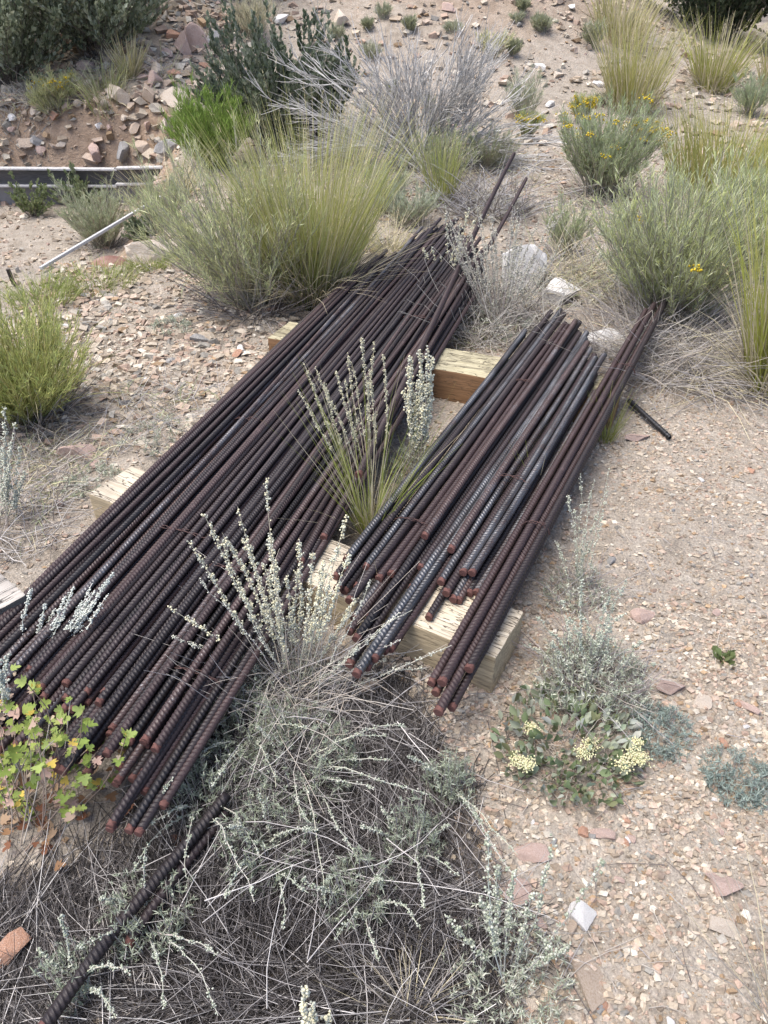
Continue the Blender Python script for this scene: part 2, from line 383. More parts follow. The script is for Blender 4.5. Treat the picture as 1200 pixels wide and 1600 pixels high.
def timber_mat(name, top, pale, side, crack):
    """weathered wood: grain runs along local X; the long sides keep more of the old stain"""
    m, nt, b = new_mat(name)
    tc = N(nt, 'ShaderNodeTexCoord'); P = tc.outputs['Object']
    ml = N(nt, 'ShaderNodeMapping'); ml.inputs['Scale'].default_value = (0.7, 14, 14); nt.links.new(P, ml.inputs['Vector'])
    grain = noise(nt, 7, 6, 0.65, ml.outputs[0], 0.4)
    mc = N(nt, 'ShaderNodeMapping'); mc.inputs['Scale'].default_value = (2.2, 17, 17); nt.links.new(P, mc.inputs['Vector'])
    cr = noise(nt, 2.1, 3, 0.5, mc.outputs[0], 1.6)
    blot = noise(nt, 6, 4, 0.6, P)
    wood = ramp(nt, grain.outputs['Fac'], [(0.3, top), (0.65, pale)]).outputs['Color']
    wood = mixc(nt, wood, ramp(nt, blot.outputs['Fac'], [(0.33, (.60, .58, .55)), (0.5, (.92, .9, .86)), (0.68, (1.1, 1.08, 1.02))]).outputs['Color'], 1.0, 'MULTIPLY')
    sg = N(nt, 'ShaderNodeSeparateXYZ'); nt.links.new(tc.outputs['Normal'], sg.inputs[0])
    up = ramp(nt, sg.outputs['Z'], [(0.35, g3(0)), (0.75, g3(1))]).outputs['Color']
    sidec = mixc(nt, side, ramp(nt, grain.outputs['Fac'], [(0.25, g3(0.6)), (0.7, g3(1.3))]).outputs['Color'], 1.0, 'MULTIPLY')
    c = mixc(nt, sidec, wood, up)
    line = N(nt, 'ShaderNodeMath', operation='SUBTRACT'); nt.links.new(cr.outputs['Fac'], line.inputs[0]); line.inputs[1].default_value = 0.5
    ab = N(nt, 'ShaderNodeMath', operation='ABSOLUTE'); nt.links.new(line.outputs[0], ab.inputs[0])
    lm = ramp(nt, ab.outputs[0], [(0.007, g3(1)), (0.022, g3(0))]).outputs['Color']
    c = mixc(nt, c, crack, mixc(nt, lm, up, 0.6, 'MULTIPLY'))
    nt.links.new(c, b.inputs['Base Color']); b.inputs['Roughness'].default_value = 0.85; b.inputs['Specular IOR Level'].default_value = 0.2
    sb = N(nt, 'ShaderNodeMath', operation='SUBTRACT'); nt.links.new(grain.outputs['Fac'], sb.inputs[0]); nt.links.new(lm, sb.inputs[1])
    nt.links.new(bump(nt, sb.outputs[0], 0.55, 0.006), b.inputs['Normal'])
    return m
M_TIMBER = timber_mat('timber_pale', (.40, .345, .26), (.57, .52, .43), (.45, .365, .235), (.07, .055, .04))
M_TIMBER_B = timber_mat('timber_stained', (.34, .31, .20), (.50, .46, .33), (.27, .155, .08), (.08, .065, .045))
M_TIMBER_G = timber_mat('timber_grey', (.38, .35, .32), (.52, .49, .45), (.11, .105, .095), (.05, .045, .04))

# ------------------------------------------------------------------ ground
def inpoly(x, y, poly_):
    p = np.asarray(poly_)[:, :2]; ins = np.zeros(len(x), bool)
    for a, b in zip(p, np.roll(p, -1, 0)):
        cond = ((a[1] > y) != (b[1] > y)) & (x < (b[0] - a[0]) * (y - a[1]) / (b[1] - a[1] + 1e-12) + a[0]); ins ^= cond
    return ins
THATCH = [flat(*p)[:2] for p in [(330, 1090), (470, 1060), (640, 1050), (690, 1150), (730, 1250), (760, 1380), (800, 1500), (780, 1700), (60, 1700), (-60, 1700), (-60, 1400), (60, 1370), (150, 1330), (220, 1300), (290, 1180)]]
def axis(dense0, dense1, step, lo, hi, g):
    a = list(np.arange(dense0, dense1, step)); s = step; x = a[-1]
    while x < hi: s = min(s * g, 6.0); x += s; a.append(x)
    s = step; x = a[0]; pre = []
    while x > lo: s = min(s * g, 6.0); x -= s; pre.append(x)
    return np.array(pre[::-1] + a)
gx = axis(-2.2, 2.2, 0.022, -90, 90, 1.07); gy = axis(0.1, 4.5, 0.022, -30, 150, 1.025)
X, Y = np.meshgrid(gx, gy); Zg = gz(X, Y)
def thatch_mask(x, y):
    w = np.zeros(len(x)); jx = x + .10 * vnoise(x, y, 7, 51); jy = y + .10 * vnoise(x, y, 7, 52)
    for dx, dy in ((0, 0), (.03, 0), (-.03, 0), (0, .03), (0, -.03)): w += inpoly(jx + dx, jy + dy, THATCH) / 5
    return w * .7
UNDER_THATCH = thatch_mask(X.ravel(), Y.ravel())  # how far the ground goes dark brown inside the thatch outline
mb = MB(); nx_, ny_ = len(gx), len(gy)
i = (np.arange(ny_ - 1)[:, None] * nx_ + np.arange(nx_ - 1)[None]).ravel()
mb.add(np.stack([X, Y, Zg], -1), np.concatenate([np.stack([i, i + 1, i + nx_ + 1], 1), np.stack([i, i + nx_ + 1, i + nx_], 1)]), np.repeat(UNDER_THATCH[:, None], 3, 1))
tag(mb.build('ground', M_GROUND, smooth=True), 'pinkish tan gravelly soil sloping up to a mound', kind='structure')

# ------------------------------------------------------------------ stones
def ico(sub):
    import bmesh
    bm = bmesh.new(); bmesh.ops.create_icosphere(bm, subdivisions=sub, radius=1.0)
    V = np.array([v.co[:] for v in bm.verts]); F = np.array([[v.index for v in f.verts] for f in bm.faces]); bm.free(); return V, F
ICO = {s: ico(s) for s in (1, 2, 3)}
def rock_shape(sub, cuts, seed, rough=0.06):
    r = np.random.default_rng(seed); V, F = ICO[sub]; V = V.copy()
    n = nrm(r.standard_normal((cuts, 3))); d = r.uniform(0.30, 0.66, cuts)
    for a, b in zip(n, d): V = V - np.maximum(V @ a - b, 0)[:, None] * a
    V = V * (1 + rough * r.standard_normal((len(V), 1)))
    V = V - (V.max(0) + V.min(0)) / 2; return V / np.abs(V).max(), F
STONE_COL = np.array([[.52, .42, .36], [.57, .50, .43], [.44, .36, .29], [.48, .36, .30], [.64, .59, .53], [.42, .30, .20], [.38, .36, .34], [.54, .46, .38], [.34, .28, .23]])
STONE_COL = STONE_COL * np.array([.83, .84, .79])
STONE_P = [.16, .17, .15, .12, .10, .05, .08, .11, .06]
def scatter(n, x0, x1, y0, y1):
    return rng.uniform(x0, x1, n), rng.uniform(y0, y1, n)
CH_V = np.array([[x, y, z] for x in (-1, 1) for y in (-1, 1) for z in (-1, 1)], float)
CH_F = np.array([[0, 1, 3], [0, 3, 2], [4, 6, 7], [4, 7, 5], [0, 4, 5], [0, 5, 1], [2, 3, 7], [2, 7, 6], [0, 2, 6], [0, 6, 4], [1, 5, 7], [1, 7, 3]])
def chip(seed):
    r = np.random.default_rng(seed); V = CH_V * r.uniform(.35, 1.1, (8, 3)) * np.array([1, r.uniform(.6, 1), r.uniform(.45, .9)])
    return V * .95, CH_F
mb = MB()
def gravel(n, x0, x1, y0, y1, s0, s1, pw=2.2, keep=None, flatn=0.6):
    x, y = scatter(n, x0, x1, y0, y1); ok = np.abs(x) < 0.62 * y + 0.75
    ok &= ~(inpoly(x, y, THATCH) & (rng.random(n) < 0.8))
    if keep is not None: ok &= keep(x, y)
    clump = vnoise(x, y, 3.1, 21) + 0.6 * vnoise(x, y, 9, 22); ok &= (clump + rng.uniform(-0.45, 0.55, n)) > -0.22
    x = x[ok]; y = y[ok]; n = len(x)
    s = s0 + (s1 - s0) * rng.random(n) ** pw
    for q in range(10):
        m = np.arange(n) % 10 == q
        TV, TF = chip(100 + q)
        k = int(m.sum()); R = rotm(k)
        sc = s[m][:, None] * np.stack([rng.uniform(.75, 1.25, k), rng.uniform(.65, 1.0, k), np.full(k, flatn)], 1)
        cen = np.stack([x[m], y[m], gz(x[m], y[m]) + 0.22 * s[m]], 1)
        stamp(mb, TV, TF, cen, R, sc, pick(STONE_COL, k, STONE_P, 0.14))
ICO[1] = ico(1)
gravel(42000, 0.0, 1.6, 0.45, 1.6, 0.0020, 0.0105, 2.9)
gravel(40000, 0.2, 2.7, 1.6, 3.6, 0.0026, 0.0105, 3.0)
gravel(13000, -2.4, 0.2, 1.2, 3.4, 0.0035, 0.013, 2.6)
gravel(9000, -1.9, -0.4, 2.4, 4.6, 0.004, 0.030, 3.2)
gravel(7500, 0.3, 3.6, 3.4, 7.5, 0.006, 0.026, 2.6)
gravel(5000, -4.2, 0.6, 3.4, 7.7, 0.008, 0.032, 2.4)
gravel(8000, -5.6, 5.6, 7.5, 13.5, 0.012, 0.065, 2.6)
gravel(1500, -0.8, 0.2, 0.4, 1.4, 0.002, 0.010)
gravel(3200, -4.4, -1.5, 7.9, 11.2, 0.014, 0.085, 2.4)
tag(mb.build('gravel', M_GRAVEL, flat=True), 'fine pinkish tan gravel strewn over the soil', 'gravel', kind='stuff')

ROCK_MESH = {}
def rock_mesh(color, var, sub=3):
    k = (color, var, sub)
    if k not in ROCK_MESH:
        m_ = MB(); V, F = rock_shape(sub, 10 if sub == 3 else 8, 500 + var, 0.014 if sub == 3 else 0.03)
        m_.add(V, F, (.5, .4, .3)); ROCK_MESH[k] = m_.mesh('rock', ROCKS[color], flat=True)
    return ROCK_MESH[k]
def rock(p, size, color, label, group=None, var=None, rz=None, sink=0.3, tilt=0.15, sub=3, name='rock'):
    o = bpy.data.objects.new(name, rock_mesh(color, random.randrange(9) if var is None else var, sub)); C.objects.link(o)
    sx, sy, sz = size
    o.scale = (sx * .54, sy * .54, sz * .54)
    o.location = (p[0], p[1], float(gz(p[0], p[1])) + sz * .5 * (1 - 2 * sink))
    o.rotation_euler = (random.uniform(-tilt, tilt), random.uniform(-tilt, tilt), random.uniform(0, 6.28) if rz is None else rz)
    return tag(o, label, 'rock', group)
def rockpx(px, py, w, color, label, ratio=0.7, hr=0.5, rz=None, group=None, **kw):
    p = at(px, py); s = w * mpp(p)
    return rock(p, (s, s * ratio, s * hr), color, label, group, rz=rz, **kw)

# the stones one can tell apart
rockpx(246, 404, 135, 'cream', 'large pale slab lying on the crest behind the left gravel', .62, .34, 0.25, var=1)
rockpx(122, 716, 62, 'pink', 'pink angular stone beside the grey sage cushion left of the long pile', .75, .5, 0.4)
rockpx(152, 728, 26, 'pink', 'small pink stone touching the bigger pink stone at left', .7, .5)
rockpx(14, 1490, 66, 'orange', 'orange pink stone in the bottom left corner', .95, .5, 1.2, var=2)
rockpx(910, 1430, 50, 'white', 'bright white stone in the gravel near the bottom sage', .85, .55, 0.6, var=3)
rockpx(893, 1452, 26, 'tan', 'tan stone tucked against the bright white stone', .8, .5)
rockpx(808, 1396, 58, 'pink', 'flat pinkish stone half covered by the bottom sage stalks', .75, .3, 0.1)
rockpx(832, 1336, 46, 'pink', 'pale pink stone above the flat pinkish stone by the sage', 1.2, .35, 0.5)
rockpx(941, 1307, 36, 'pink', 'rounded light pink stone beside an ochre pebble', .8, .45, 0.1)
rockpx(912, 1300, 24, 'orange', 'ochre pebble beside the rounded light pink stone', .7, .5)
rockpx(1126, 1386, 54, 'pink', 'wedge shaped pink stone at the right under dry grass stems', .95, .4, 0.9, var=4)
rockpx(1132, 1452, 62, 'cream', 'long cream stone below the wedge shaped pink stone', .45, .35, -0.5)
rockpx(926, 1528, 64, 'tan', 'flat tan stone sunk in the gravel at the bottom', 1.4, .2, 0.15, sink=.42)
rockpx(1045, 1078, 50, 'pink', 'pink block of stone beside the blue grey sage cushion', .7, .55, 0.1, var=0)
rockpx(1096, 1100, 40, 'cream', 'flat pale stone between pink blocks right of the sage cushion', .7, .25, 0.2)
rockpx(1168, 1108, 36, 'pink', 'pink shard at the right, longer one of two', .5, .4, -0.6)
rockpx(1154, 1101, 18, 'orange', 'small orange shard beside the longer pink shard', .9, .5)
rockpx(1003, 965, 44, 'pink', 'pink stone alone on the gravel right of the sage', .65, .5, 0.0, var=5)
rockpx(312, 533, 40, 'grey', 'grey flat stone on the left gravel slope', .45, .35, 0.1)
rockpx(277, 497, 26, 'white', 'white stone behind the tiny sage tuft on the left gravel', .6, .5)
rockpx(372, 556, 22, 'orange', 'orange brown stone near the long pile on the left gravel', .7, .6)
rockpx(267, 566, 20, 'grey', 'small blue grey stone on the left gravel', .8, .5)
rockpx(994, 687, 44, 'pink', 'pale pink stone near the short black hose end', .55, .3, 0.2)
rockpx(818, 446, 135, 'white', 'large white boulder behind the dry stalks', .72, .62, 0.2, var=1, sink=.2)
rockpx(876, 466, 70, 'white', 'white block of rock behind the short pile', .75, .55, 0.7, var=3, sink=.2)
rockpx(940, 545, 72, 'white', 'white rock between the rear ends of the short pile', .6, .5, 0.2, sink=.15)
rockpx(722, 425, 22, 'pink', 'pink stone by the rear of the long pile', .7, .6)
rockpx(575, 1078, 46, 'tan', 'brown stone under the front ends of the short pile', .8, .5, 0.3)
# rock pile of the upper left ridge
spec = [(288, 78, 34, 'pink', 'broad pink boulder at the top of the ridge', .7, 1.2), (309, 66, 30, 'pink', 'upright pink spire of rock on the ridge crest', .6, 1.7),
        (335, 62, 30, 'grey', 'grey white rock right of the spire on the ridge', .8, .8), (262, 80, 18, 'pink', 'small pink rock left of the broad boulder', .8, .9),
        (188, 152, 40, 'cream', 'pale boulder perched on the edge of the cut bank', .7, .75), (234, 148, 34, 'tan', 'tan boulder on the bank below the ridge', .8, .8),
        (271, 158, 44, 'cream', 'big cream boulder beside the bright green shrub', .8, .8), (267, 204, 40, 'cream', 'tall cream block low on the rocky slope', .9, 1.1),
        (266, 232, 44, 'grey', 'rounded grey boulder at the foot of the rocky slope', .7, .7), (228, 236, 40, 'tan', 'brown tilted slab above the dark boards', .6, .9),
        (150, 244, 36, 'pink', 'pink rock pair at the foot of the cut bank', .7, .7), (196, 245, 34, 'grey', 'greenish grey rock above the dark boards', .8, .8),
        (243, 108, 24, 'cream', 'cream block on the upper ridge slope', .7, 1.0), (243, 127, 28, 'pink', 'brown pink block on the middle of the ridge slope', .8, 1.0),
        (274, 113, 22, 'orange', 'orange tan slab on the ridge slope', .7, .6), (296, 108, 26, 'cream', 'pale slab near the dark leafy shrub', .6, .6),
        (310, 130, 30, 'cream', 'pale flat rock beside the dark leafy shrub', .7, .5), (88, 178, 20, 'orange', 'orange stone in the bank edge', .8, .8),
        (78, 176, 18, 'cream', 'cream stone in the bank edge', .8, .8), (60, 222, 24, 'grey', 'grey rock sticking out of the cut bank', .8, .8),
        (232, 194, 20, 'pink', 'pink stone in the rocky gully', .8, .8), (213, 205, 22, 'tan', 'tan stone in the rocky gully', .8, .8), (242, 170, 18, 'cream', 'small cream stone above the gully', .7, .8),
        (532, 35, 34, 'cream', 'tall pale rock on the mound behind the dead bush', .6, 1.2), (440, 28, 26, 'white', 'white rock above the dark leafy shrub', .8, .6),
        (843, 101, 28, 'white', 'white flat rock on the slope right of the dead bush', .5, .4), (790, 124, 34, 'cream', 'pale ledge of rock right of the dead bush', .4, .3),
        (893, 8, 16, 'white', 'white rock on the edge of the mound top', .8, .8), (811, 36, 12, 'grey', 'dark grey block on the mound slope', .8, .9),
        (870, 112, 26, 'cream', 'cream ledge below the white flat rock', .6, .4), (845, 218, 26, 'cream', 'pale stone right of the dead bush by the yellow flowers', .6, .5),
        (700, 8, 20, 'pink', 'pink rock near the top of the mound', .8, .7), (660, 14, 18, 'cream', 'cream rock near the top of the mound', .8, .7)]
for (px, py, w, col, lab, ra, hr) in spec:
    rockpx(px, py + 8, w, col, lab, ra, hr, sub=3, tilt=.25)
for (px, py, w, col, lab) in [(22, 196, 15, 'white', 'white stone in the bank edge at far left'), (40, 188, 13, 'tan', 'tan stone in the left bank edge'), (55, 184, 14, 'cream', 'cream stone left of the orange one in the bank edge'),
        (105, 172, 16, 'pink', 'pink stone in the bank edge right of the orange one'), (122, 168, 14, 'cream', 'pale stone in the middle of the bank edge'), (138, 172, 15, 'tan', 'tan stone in the middle of the bank edge'),
        (152, 165, 13, 'pink', 'pink stone left of the perched boulder'), (165, 172, 15, 'cream', 'cream stone below the perched boulder'), (205, 170, 16, 'tan', 'tan stone right of the perched boulder'),
        (155, 205, 14, 'white', 'white stone in the face of the cut bank'), (175, 213, 12, 'pink', 'pink stone in the face of the cut bank'), (100, 240, 16, 'cream', 'cream stone at the foot of the cut bank'),
        (65, 240, 18, 'pink', 'pink stone at the foot of the cut bank, left'), (35, 235, 12, 'tan', 'tan stone low in the cut bank, left'), (195, 190, 14, 'cream', 'cream stone in the upper bank face')]:
    rockpx(px, py, w, col, lab, .8, .8, sub=2, tilt=.4, sink=.2)
n_auto = 0
def autorocks(n, x0, x1, y0, y1, s0, s1, where, group, colors, cond=None, sub=2):
    global n_auto
    k = 0; tries = 0
    while k < n and tries < n * 60:
        tries += 1
        x = random.uniform(x0, x1); y = random.uniform(y0, y1)
        if abs(x) > 0.5 * y + 0.35: continue
        if inpoly(np.array([x]), np.array([y]), THATCH)[0]: continue
        if cond and not cond(x, y): continue
        c = random.choice(colors); s = s0 + (s1 - s0) * random.random() ** 2.2
        lab = ('small ' if s < (s0 + s1) / 2.6 else '') + {'pink': 'pale pink', 'orange': 'orange tan', 'cream': 'cream', 'tan': 'tan brown', 'grey': 'grey', 'white': 'whitish'}[c] + ' angular stone ' + where
        rock((x, y), (s, s * random.uniform(.6, .95), s * random.uniform(.35, .65)), c, lab, group, sub=sub, name='stone')
        k += 1; n_auto += 1
COLS = ['pink', 'pink', 'cream', 'cream', 'tan', 'tan', 'orange', 'grey', 'white']
nearR = lambda x, y: not (-.86 < (.896 * x - .444 * y) < -.28 and 0.9 < (.444 * x + .896 * y) < 3.5)
autorocks(60, 0.25, 0.95, 0.52, 1.25, .016, .034, 'in the coarse gravel at the bottom right', 'stones of the near gravel', COLS)
autorocks(20, 0.55, 1.9, 1.25, 3.0, .018, .045, 'on the fine gravel right of the short pile', 'stones right of the short pile', COLS, nearR)
notL = lambda x, y: (.951 * x - .309 * y) < -1.34
autorocks(50, -1.7, -0.4, 2.5, 4.4, .02, .075, 'on the gravel slope left of the long pile', 'stones of the left slope', COLS, notL)
autorocks(12, -1.5, -0.9, 1.5, 2.6, .018, .05, 'on the soil between the left shrub and the long pile', 'stones by the left shrub', COLS, notL)
autorocks(64, -4.0, -1.7, 8.2, 10.9, .06, .26, 'on the rocky ridge at the upper left', 'stones of the ridge', ['pink', 'cream', 'cream', 'tan', 'orange'])
autorocks(16, -3.4, -1.8, 5.6, 8.0, .04, .13, 'on the lower bench by the dark boards', 'stones of the lower bench', ['pink', 'cream', 'tan'])
autorocks(44, -0.8, 3.6, 7.2, 12.5, .05, .18, 'on the slope of the mound', 'stones of the mound', ['pink', 'cream', 'tan', 'white'])

# ------------------------------------------------------------------ timbers
def timber(name, corner, direc, length, width, top, mat, label, group=None, depth=0.2):
    """corner = front corner on the left; direc runs along the beam"""
    d = nrm(np.array([direc[0], direc[1]])); w = np.array([-d[1], d[0]])
    nx, ny, nz = 26, 6, 5
    import bmesh
    bm = bmesh.new(); bmesh.ops.create_cube(bm, size=1.0)
    bmesh.ops.scale(bm, vec=(length, width, depth), verts=bm.verts)
    bmesh.ops.bevel(bm, geom=bm.edges[:], offset=0.006, segments=2, profile=0.6, affect='EDGES')
    bmesh.ops.bisect_plane(bm, geom=bm.verts[:] + bm.edges[:] + bm.faces[:], plane_co=(0, 0, 0), plane_no=(0, 0, 1))
    for q in range(1, nx):
        bmesh.ops.bisect_plane(bm, geom=bm.verts[:] + bm.edges[:] + bm.faces[:], plane_co=(-length / 2 + length * q / nx, 0, 0), plane_no=(1, 0, 0))
    for q in range(1, ny):
        bmesh.ops.bisect_plane(bm, geom=bm.verts[:] + bm.edges[:] + bm.faces[:], plane_co=(0, -width / 2 + width * q / ny, 0), plane_no=(0, 1, 0))
    for v in bm.verts:
        x, y, z = v.co
        v.co.z += 0.006 * float(vnoise(x * 2 + length, y * 12, 2.0, 31)) + 0.0035 * float(vnoise(x * 3, y * 40, 3.0, 32))
        v.co.y += 0.006 * float(vnoise(x * 3, z * 9, 2.0, 33)); v.co.x += 0.005 * float(vnoise(y * 8, z * 8, 2.0, 34))
    for f in bm.faces: f.smooth = False
    me = bpy.data.meshes.new(name); bm.to_mesh(me); bm.free(); me.materials.append(mat)
    o = bpy.data.objects.new(name, me); C.objects.link(o)
    c = np.array(corner[:2]) + d * length / 2 + w * width / 2
    o.location = (c[0], c[1], top - depth / 2); o.rotation_euler = (0, 0, math.atan2(d[1], d[0]))
    return tag(o, label, 'timber', group)
TOP = 0.13
fl = flat(137, 772, TOP); fr = flat(775, 1029, TOP); d1 = (fr - fl)[:2]
timber('timber', fl, d1, np.linalg.norm(d1), 0.192, TOP, M_TIMBER, 'long pale cracked timber under both piles, its ends showing either side', 'timbers')
f2 = flat(418, 528, TOP); m2 = flat(725, 584, TOP); d2 = (m2 - f2)[:2]
timber('timber', f2, d2, 1.52, 0.205, TOP, M_TIMBER_B, 'rear timber with brown stained side, seen between the two piles', 'timbers')
c0 = flat(40, 929, 0.20); ca = flat(-40, 974, 0.20); cb = flat(-20, 888, 0.20); d0 = (c0 - ca)[:2]
L0 = 0.42; st = c0[:2] - nrm(d0) * L0
timber('timber', st, d0, L0, 0.19, 0.20, M_TIMBER_G, 'weathered grey timber end at the left edge beside the long pile', 'timbers', depth=0.27)

# ------------------------------------------------------------------ steel bars
BAR_MESH = {}
def bar_mesh(L, r, pitch, bow, var):
    key = (round(L, 2), round(r, 5), var, bow)
    if key in BAR_MESH: return BAR_MESH[key]
    sides = 10; n = int(L / pitch); ph = np.array([0, .46, .60, .84]); 
    zs = (np.arange(n)[:, None] + ph[None]).ravel() * pitch; hi = np.tile([0, 0, 1, 1], n).astype(float)
    zs = np.append(zs, L); hi = np.append(hi, 0)
    th = np.arange(sides) * 2 * math.pi / sides
    lon = np.exp(-(np.sin(th) / 0.30) ** 2)                      # the two long ribs
    rad = r * (1 + 0.19 * hi[:, None] * (0.35 + 0.65 * np.abs(np.sin(th)))[None] + 0.07 * lon[None])
    skew = 0.55 * r * np.cos(th)[None] * np.ones_like(rad); skew[0] = 0; skew[-1] = 0
    zz = np.clip(zs[:, None] + skew, 0, L); bx = bow * np.sin(math.pi * zz / L * (1 + 0.5 * (var % 3))) * 1.0
    bend_y = 0.5 * bow * np.sin(2 * math.pi * zz / L + var)
    V = np.stack([rad * np.cos(th)[None] + bx, rad * np.sin(th)[None] + bend_y, zz], -1)
    k = len(zs); b = (np.arange(k - 1) * sides)[:, None] + np.arange(sides)[None]; nx = (np.arange(k - 1) * sides)[:, None] + ((np.arange(sides) + 1) % sides)[None]
    F = np.concatenate([np.stack([b, nx, nx + sides], -1).reshape(-1, 3), np.stack([b, nx + sides, b + sides], -1).reshape(-1, 3)])
    V = V.reshape(-1, 3); nside = len(F); caps = []
    cv = len(V); V = np.concatenate([V, [[bx[0].mean(), bend_y[0].mean(), 0]], [[bx[-1].mean(), bend_y[-1].mean(), L]]])
    for q in range(sides):
        caps.append([(q + 1) % sides, q, cv]); caps.append([(k - 1) * sides + q, (k - 1) * sides + (q + 1) % sides, cv + 1])
    F = np.concatenate([F, caps]); m_ = MB(); m_.add(V, F, (.1, .1, .1))
    me = m_.mesh('rebar', M_BAR['dark'], smooth=True)
    me.materials.append(M_END)
    mi = np.zeros(len(me.polygons), np.int32); mi[nside:] = 1
    vz = V[F].mean(1)[:, 2]; mi[:nside][(vz[:nside] < 0.012)] = 1
    me.polygons.foreach_set('material_index', mi)
    sm = np.ones(len(me.polygons), bool); sm[nside:] = False; me.polygons.foreach_set('use_smooth', sm)
    BAR_MESH[key] = me; return me
def bar(p0, p1, r, kind, label, group, pitch=0.0112, bow=0.006):
    p0 = Vector(p0); p1 = Vector(p1); d = p1 - p0; L = d.length
    Lm = max(0.25, round(L / 0.3) * 0.3)
    me = bar_mesh(Lm, r, pitch, bow, random.randrange(3))
    o = bpy.data.objects.new('rebar', me); C.objects.link(o)
    o.material_slots[0].link = 'OBJECT'; o.material_slots[0].material = M_BAR[kind]
    o.location = p0; o.rotation_mode = 'QUATERNION'
    roll = Matrix.Rotation(random.uniform(-.5, .5) + random.choice([0, math.pi]), 4, 'Z').to_quaternion()
    o.rotation_quaternion = d.to_track_quat('Z', 'Y') @ roll
    o.scale = (1, 1, L / Lm)
    return tag(o, label, 'rebar', group)
ORD = ['first', 'second', 'third', 'fourth', 'fifth', 'sixth', 'seventh', 'eighth', 'ninth', 'tenth', 'eleventh', 'twelfth', 'thirteenth', 'fourteenth', 'fifteenth',
       'sixteenth', 'seventeenth', 'eighteenth', 'nineteenth', 'twentieth']
def ordn(i):
    return ORD[i] if i < 20 else 'twenty-' + ORD[i - 20] if i < 39 else str(i + 1) + 'th'
uL = np.array([.309, .951]); vL = np.array([.951, -.309])
def lp(u, v, z): q = uL * u + vL * v; return (q[0], q[1], z)
def rearL(v):
    return float(np.interp(v, [-1.37, -1.27, -1.2, -1.14, -1.08, -.98, -.88, -.79, -.69], [3.72, 3.92, 4.26, 4.50, 4.70, 4.48, 4.28, 4.08, 3.85]))
def frontL(v):
    return float(np.interp(v, [-1.37, -1.1, -1.03, -.92, -.85, -.80, -.76, -.69], [.58, .70, .74, .68, .72, .65, .60, .62]))
RL = 0.0087
kinds = ['dark', 'rusty', 'dark', 'rusty', 'rusty', 'dark', 'dark', 'rusty', 'grey']
KD = {'dark': 'dark brown', 'rusty': 'rust brown', 'grey': 'grey'}
v0s = np.arange(-1.365, -.69, 0.0197)
for j_, v in enumerate(v0s):
    u0 = frontL(v) + random.uniform(-.01, .12); u1 = rearL(v) + random.uniform(-.12, .12)
    dv = random.uniform(-.006, .006)
    bar(lp(u0, v + dv, TOP + RL), lp(u1, v - dv, TOP + RL), RL, random.choice(kinds),
        'rusty under layer bar of the long pile, %s from the left at the front ends' % ordn(j_), 'bars of the under layer', bow=0.004)
tops = []
v = -1.352
while v < -.735:
    tops.append((v, 1)); v += random.uniform(.0188, .0212)
extra = [-1.33, -1.318, -1.26, -1.17, -1.12, -1.052, -1.006, -.945, -.895, -.79, -1.296, -1.222, -1.2, -1.15, -1.10, -1.077, -1.03, -.985, -.962, -.92, -.875, -.85, -.81, -.772]
tops += [(e, 2) for e in extra]
tops.sort()
for i_, (v, lay) in enumerate(tops):
    z = TOP + RL * (1 + 1.78 * lay) + random.uniform(0, .003)
    u0 = frontL(v) + random.uniform(-.03, .16); u1 = rearL(v) + random.uniform(-.22, .12)
    if lay == 2: u0 += random.uniform(-.03, .10); u1 += random.uniform(-.3, .15)
    dv = random.uniform(-.012, .012) * (1 if lay == 1 else 1.3)
    k = random.choice(kinds)
    bar(lp(u0, v + dv, z), lp(u1, v - dv, z + random.uniform(0, .004)), RL * random.choice([.95, 1, 1.1]), k,
        '%s ribbed steel bar, %s from the left edge of the long pile' % (KD[k], ordn(i_)), 'bars on top of the long pile', bow=random.choice([.004, .008, .012]))
e = flat(803, 240, .34); s0 = flat(560, 742, .232)
bar(s0, e, .0118, 'rusty', 'rust brown bar rising over the long pile, reaching farthest back beyond the rest', 'stray bars')
e = flat(822, 280, .20); s0 = flat(505, 842, .15)
bar(s0, e, .0105, 'rusty', 'thin bar sticking out behind the long pile, lower of the two stray ends', 'stray bars')
e = flat(735, 405, .15); s0 = flat(470, 880, .148)
bar(s0, e, .0105, 'rusty', 'bar along the right foot of the long pile beside the grass tuft', 'stray bars')
# short pile
uR = np.array([.4485, .8938]); vR = np.array([.8938, -.4485])
def rp(u, v, z): q = uR * u + vR * v; return (q[0], q[1], z)
RR = .0105
spR = []
def front(px, py, z):
    p = flat(px, py, z)[:2]; return float(p @ uR), float(p @ vR)
ZA, ZB, ZC = TOP + RR, TOP + RR * 2.8, TOP + RR * 4.55
rows = []
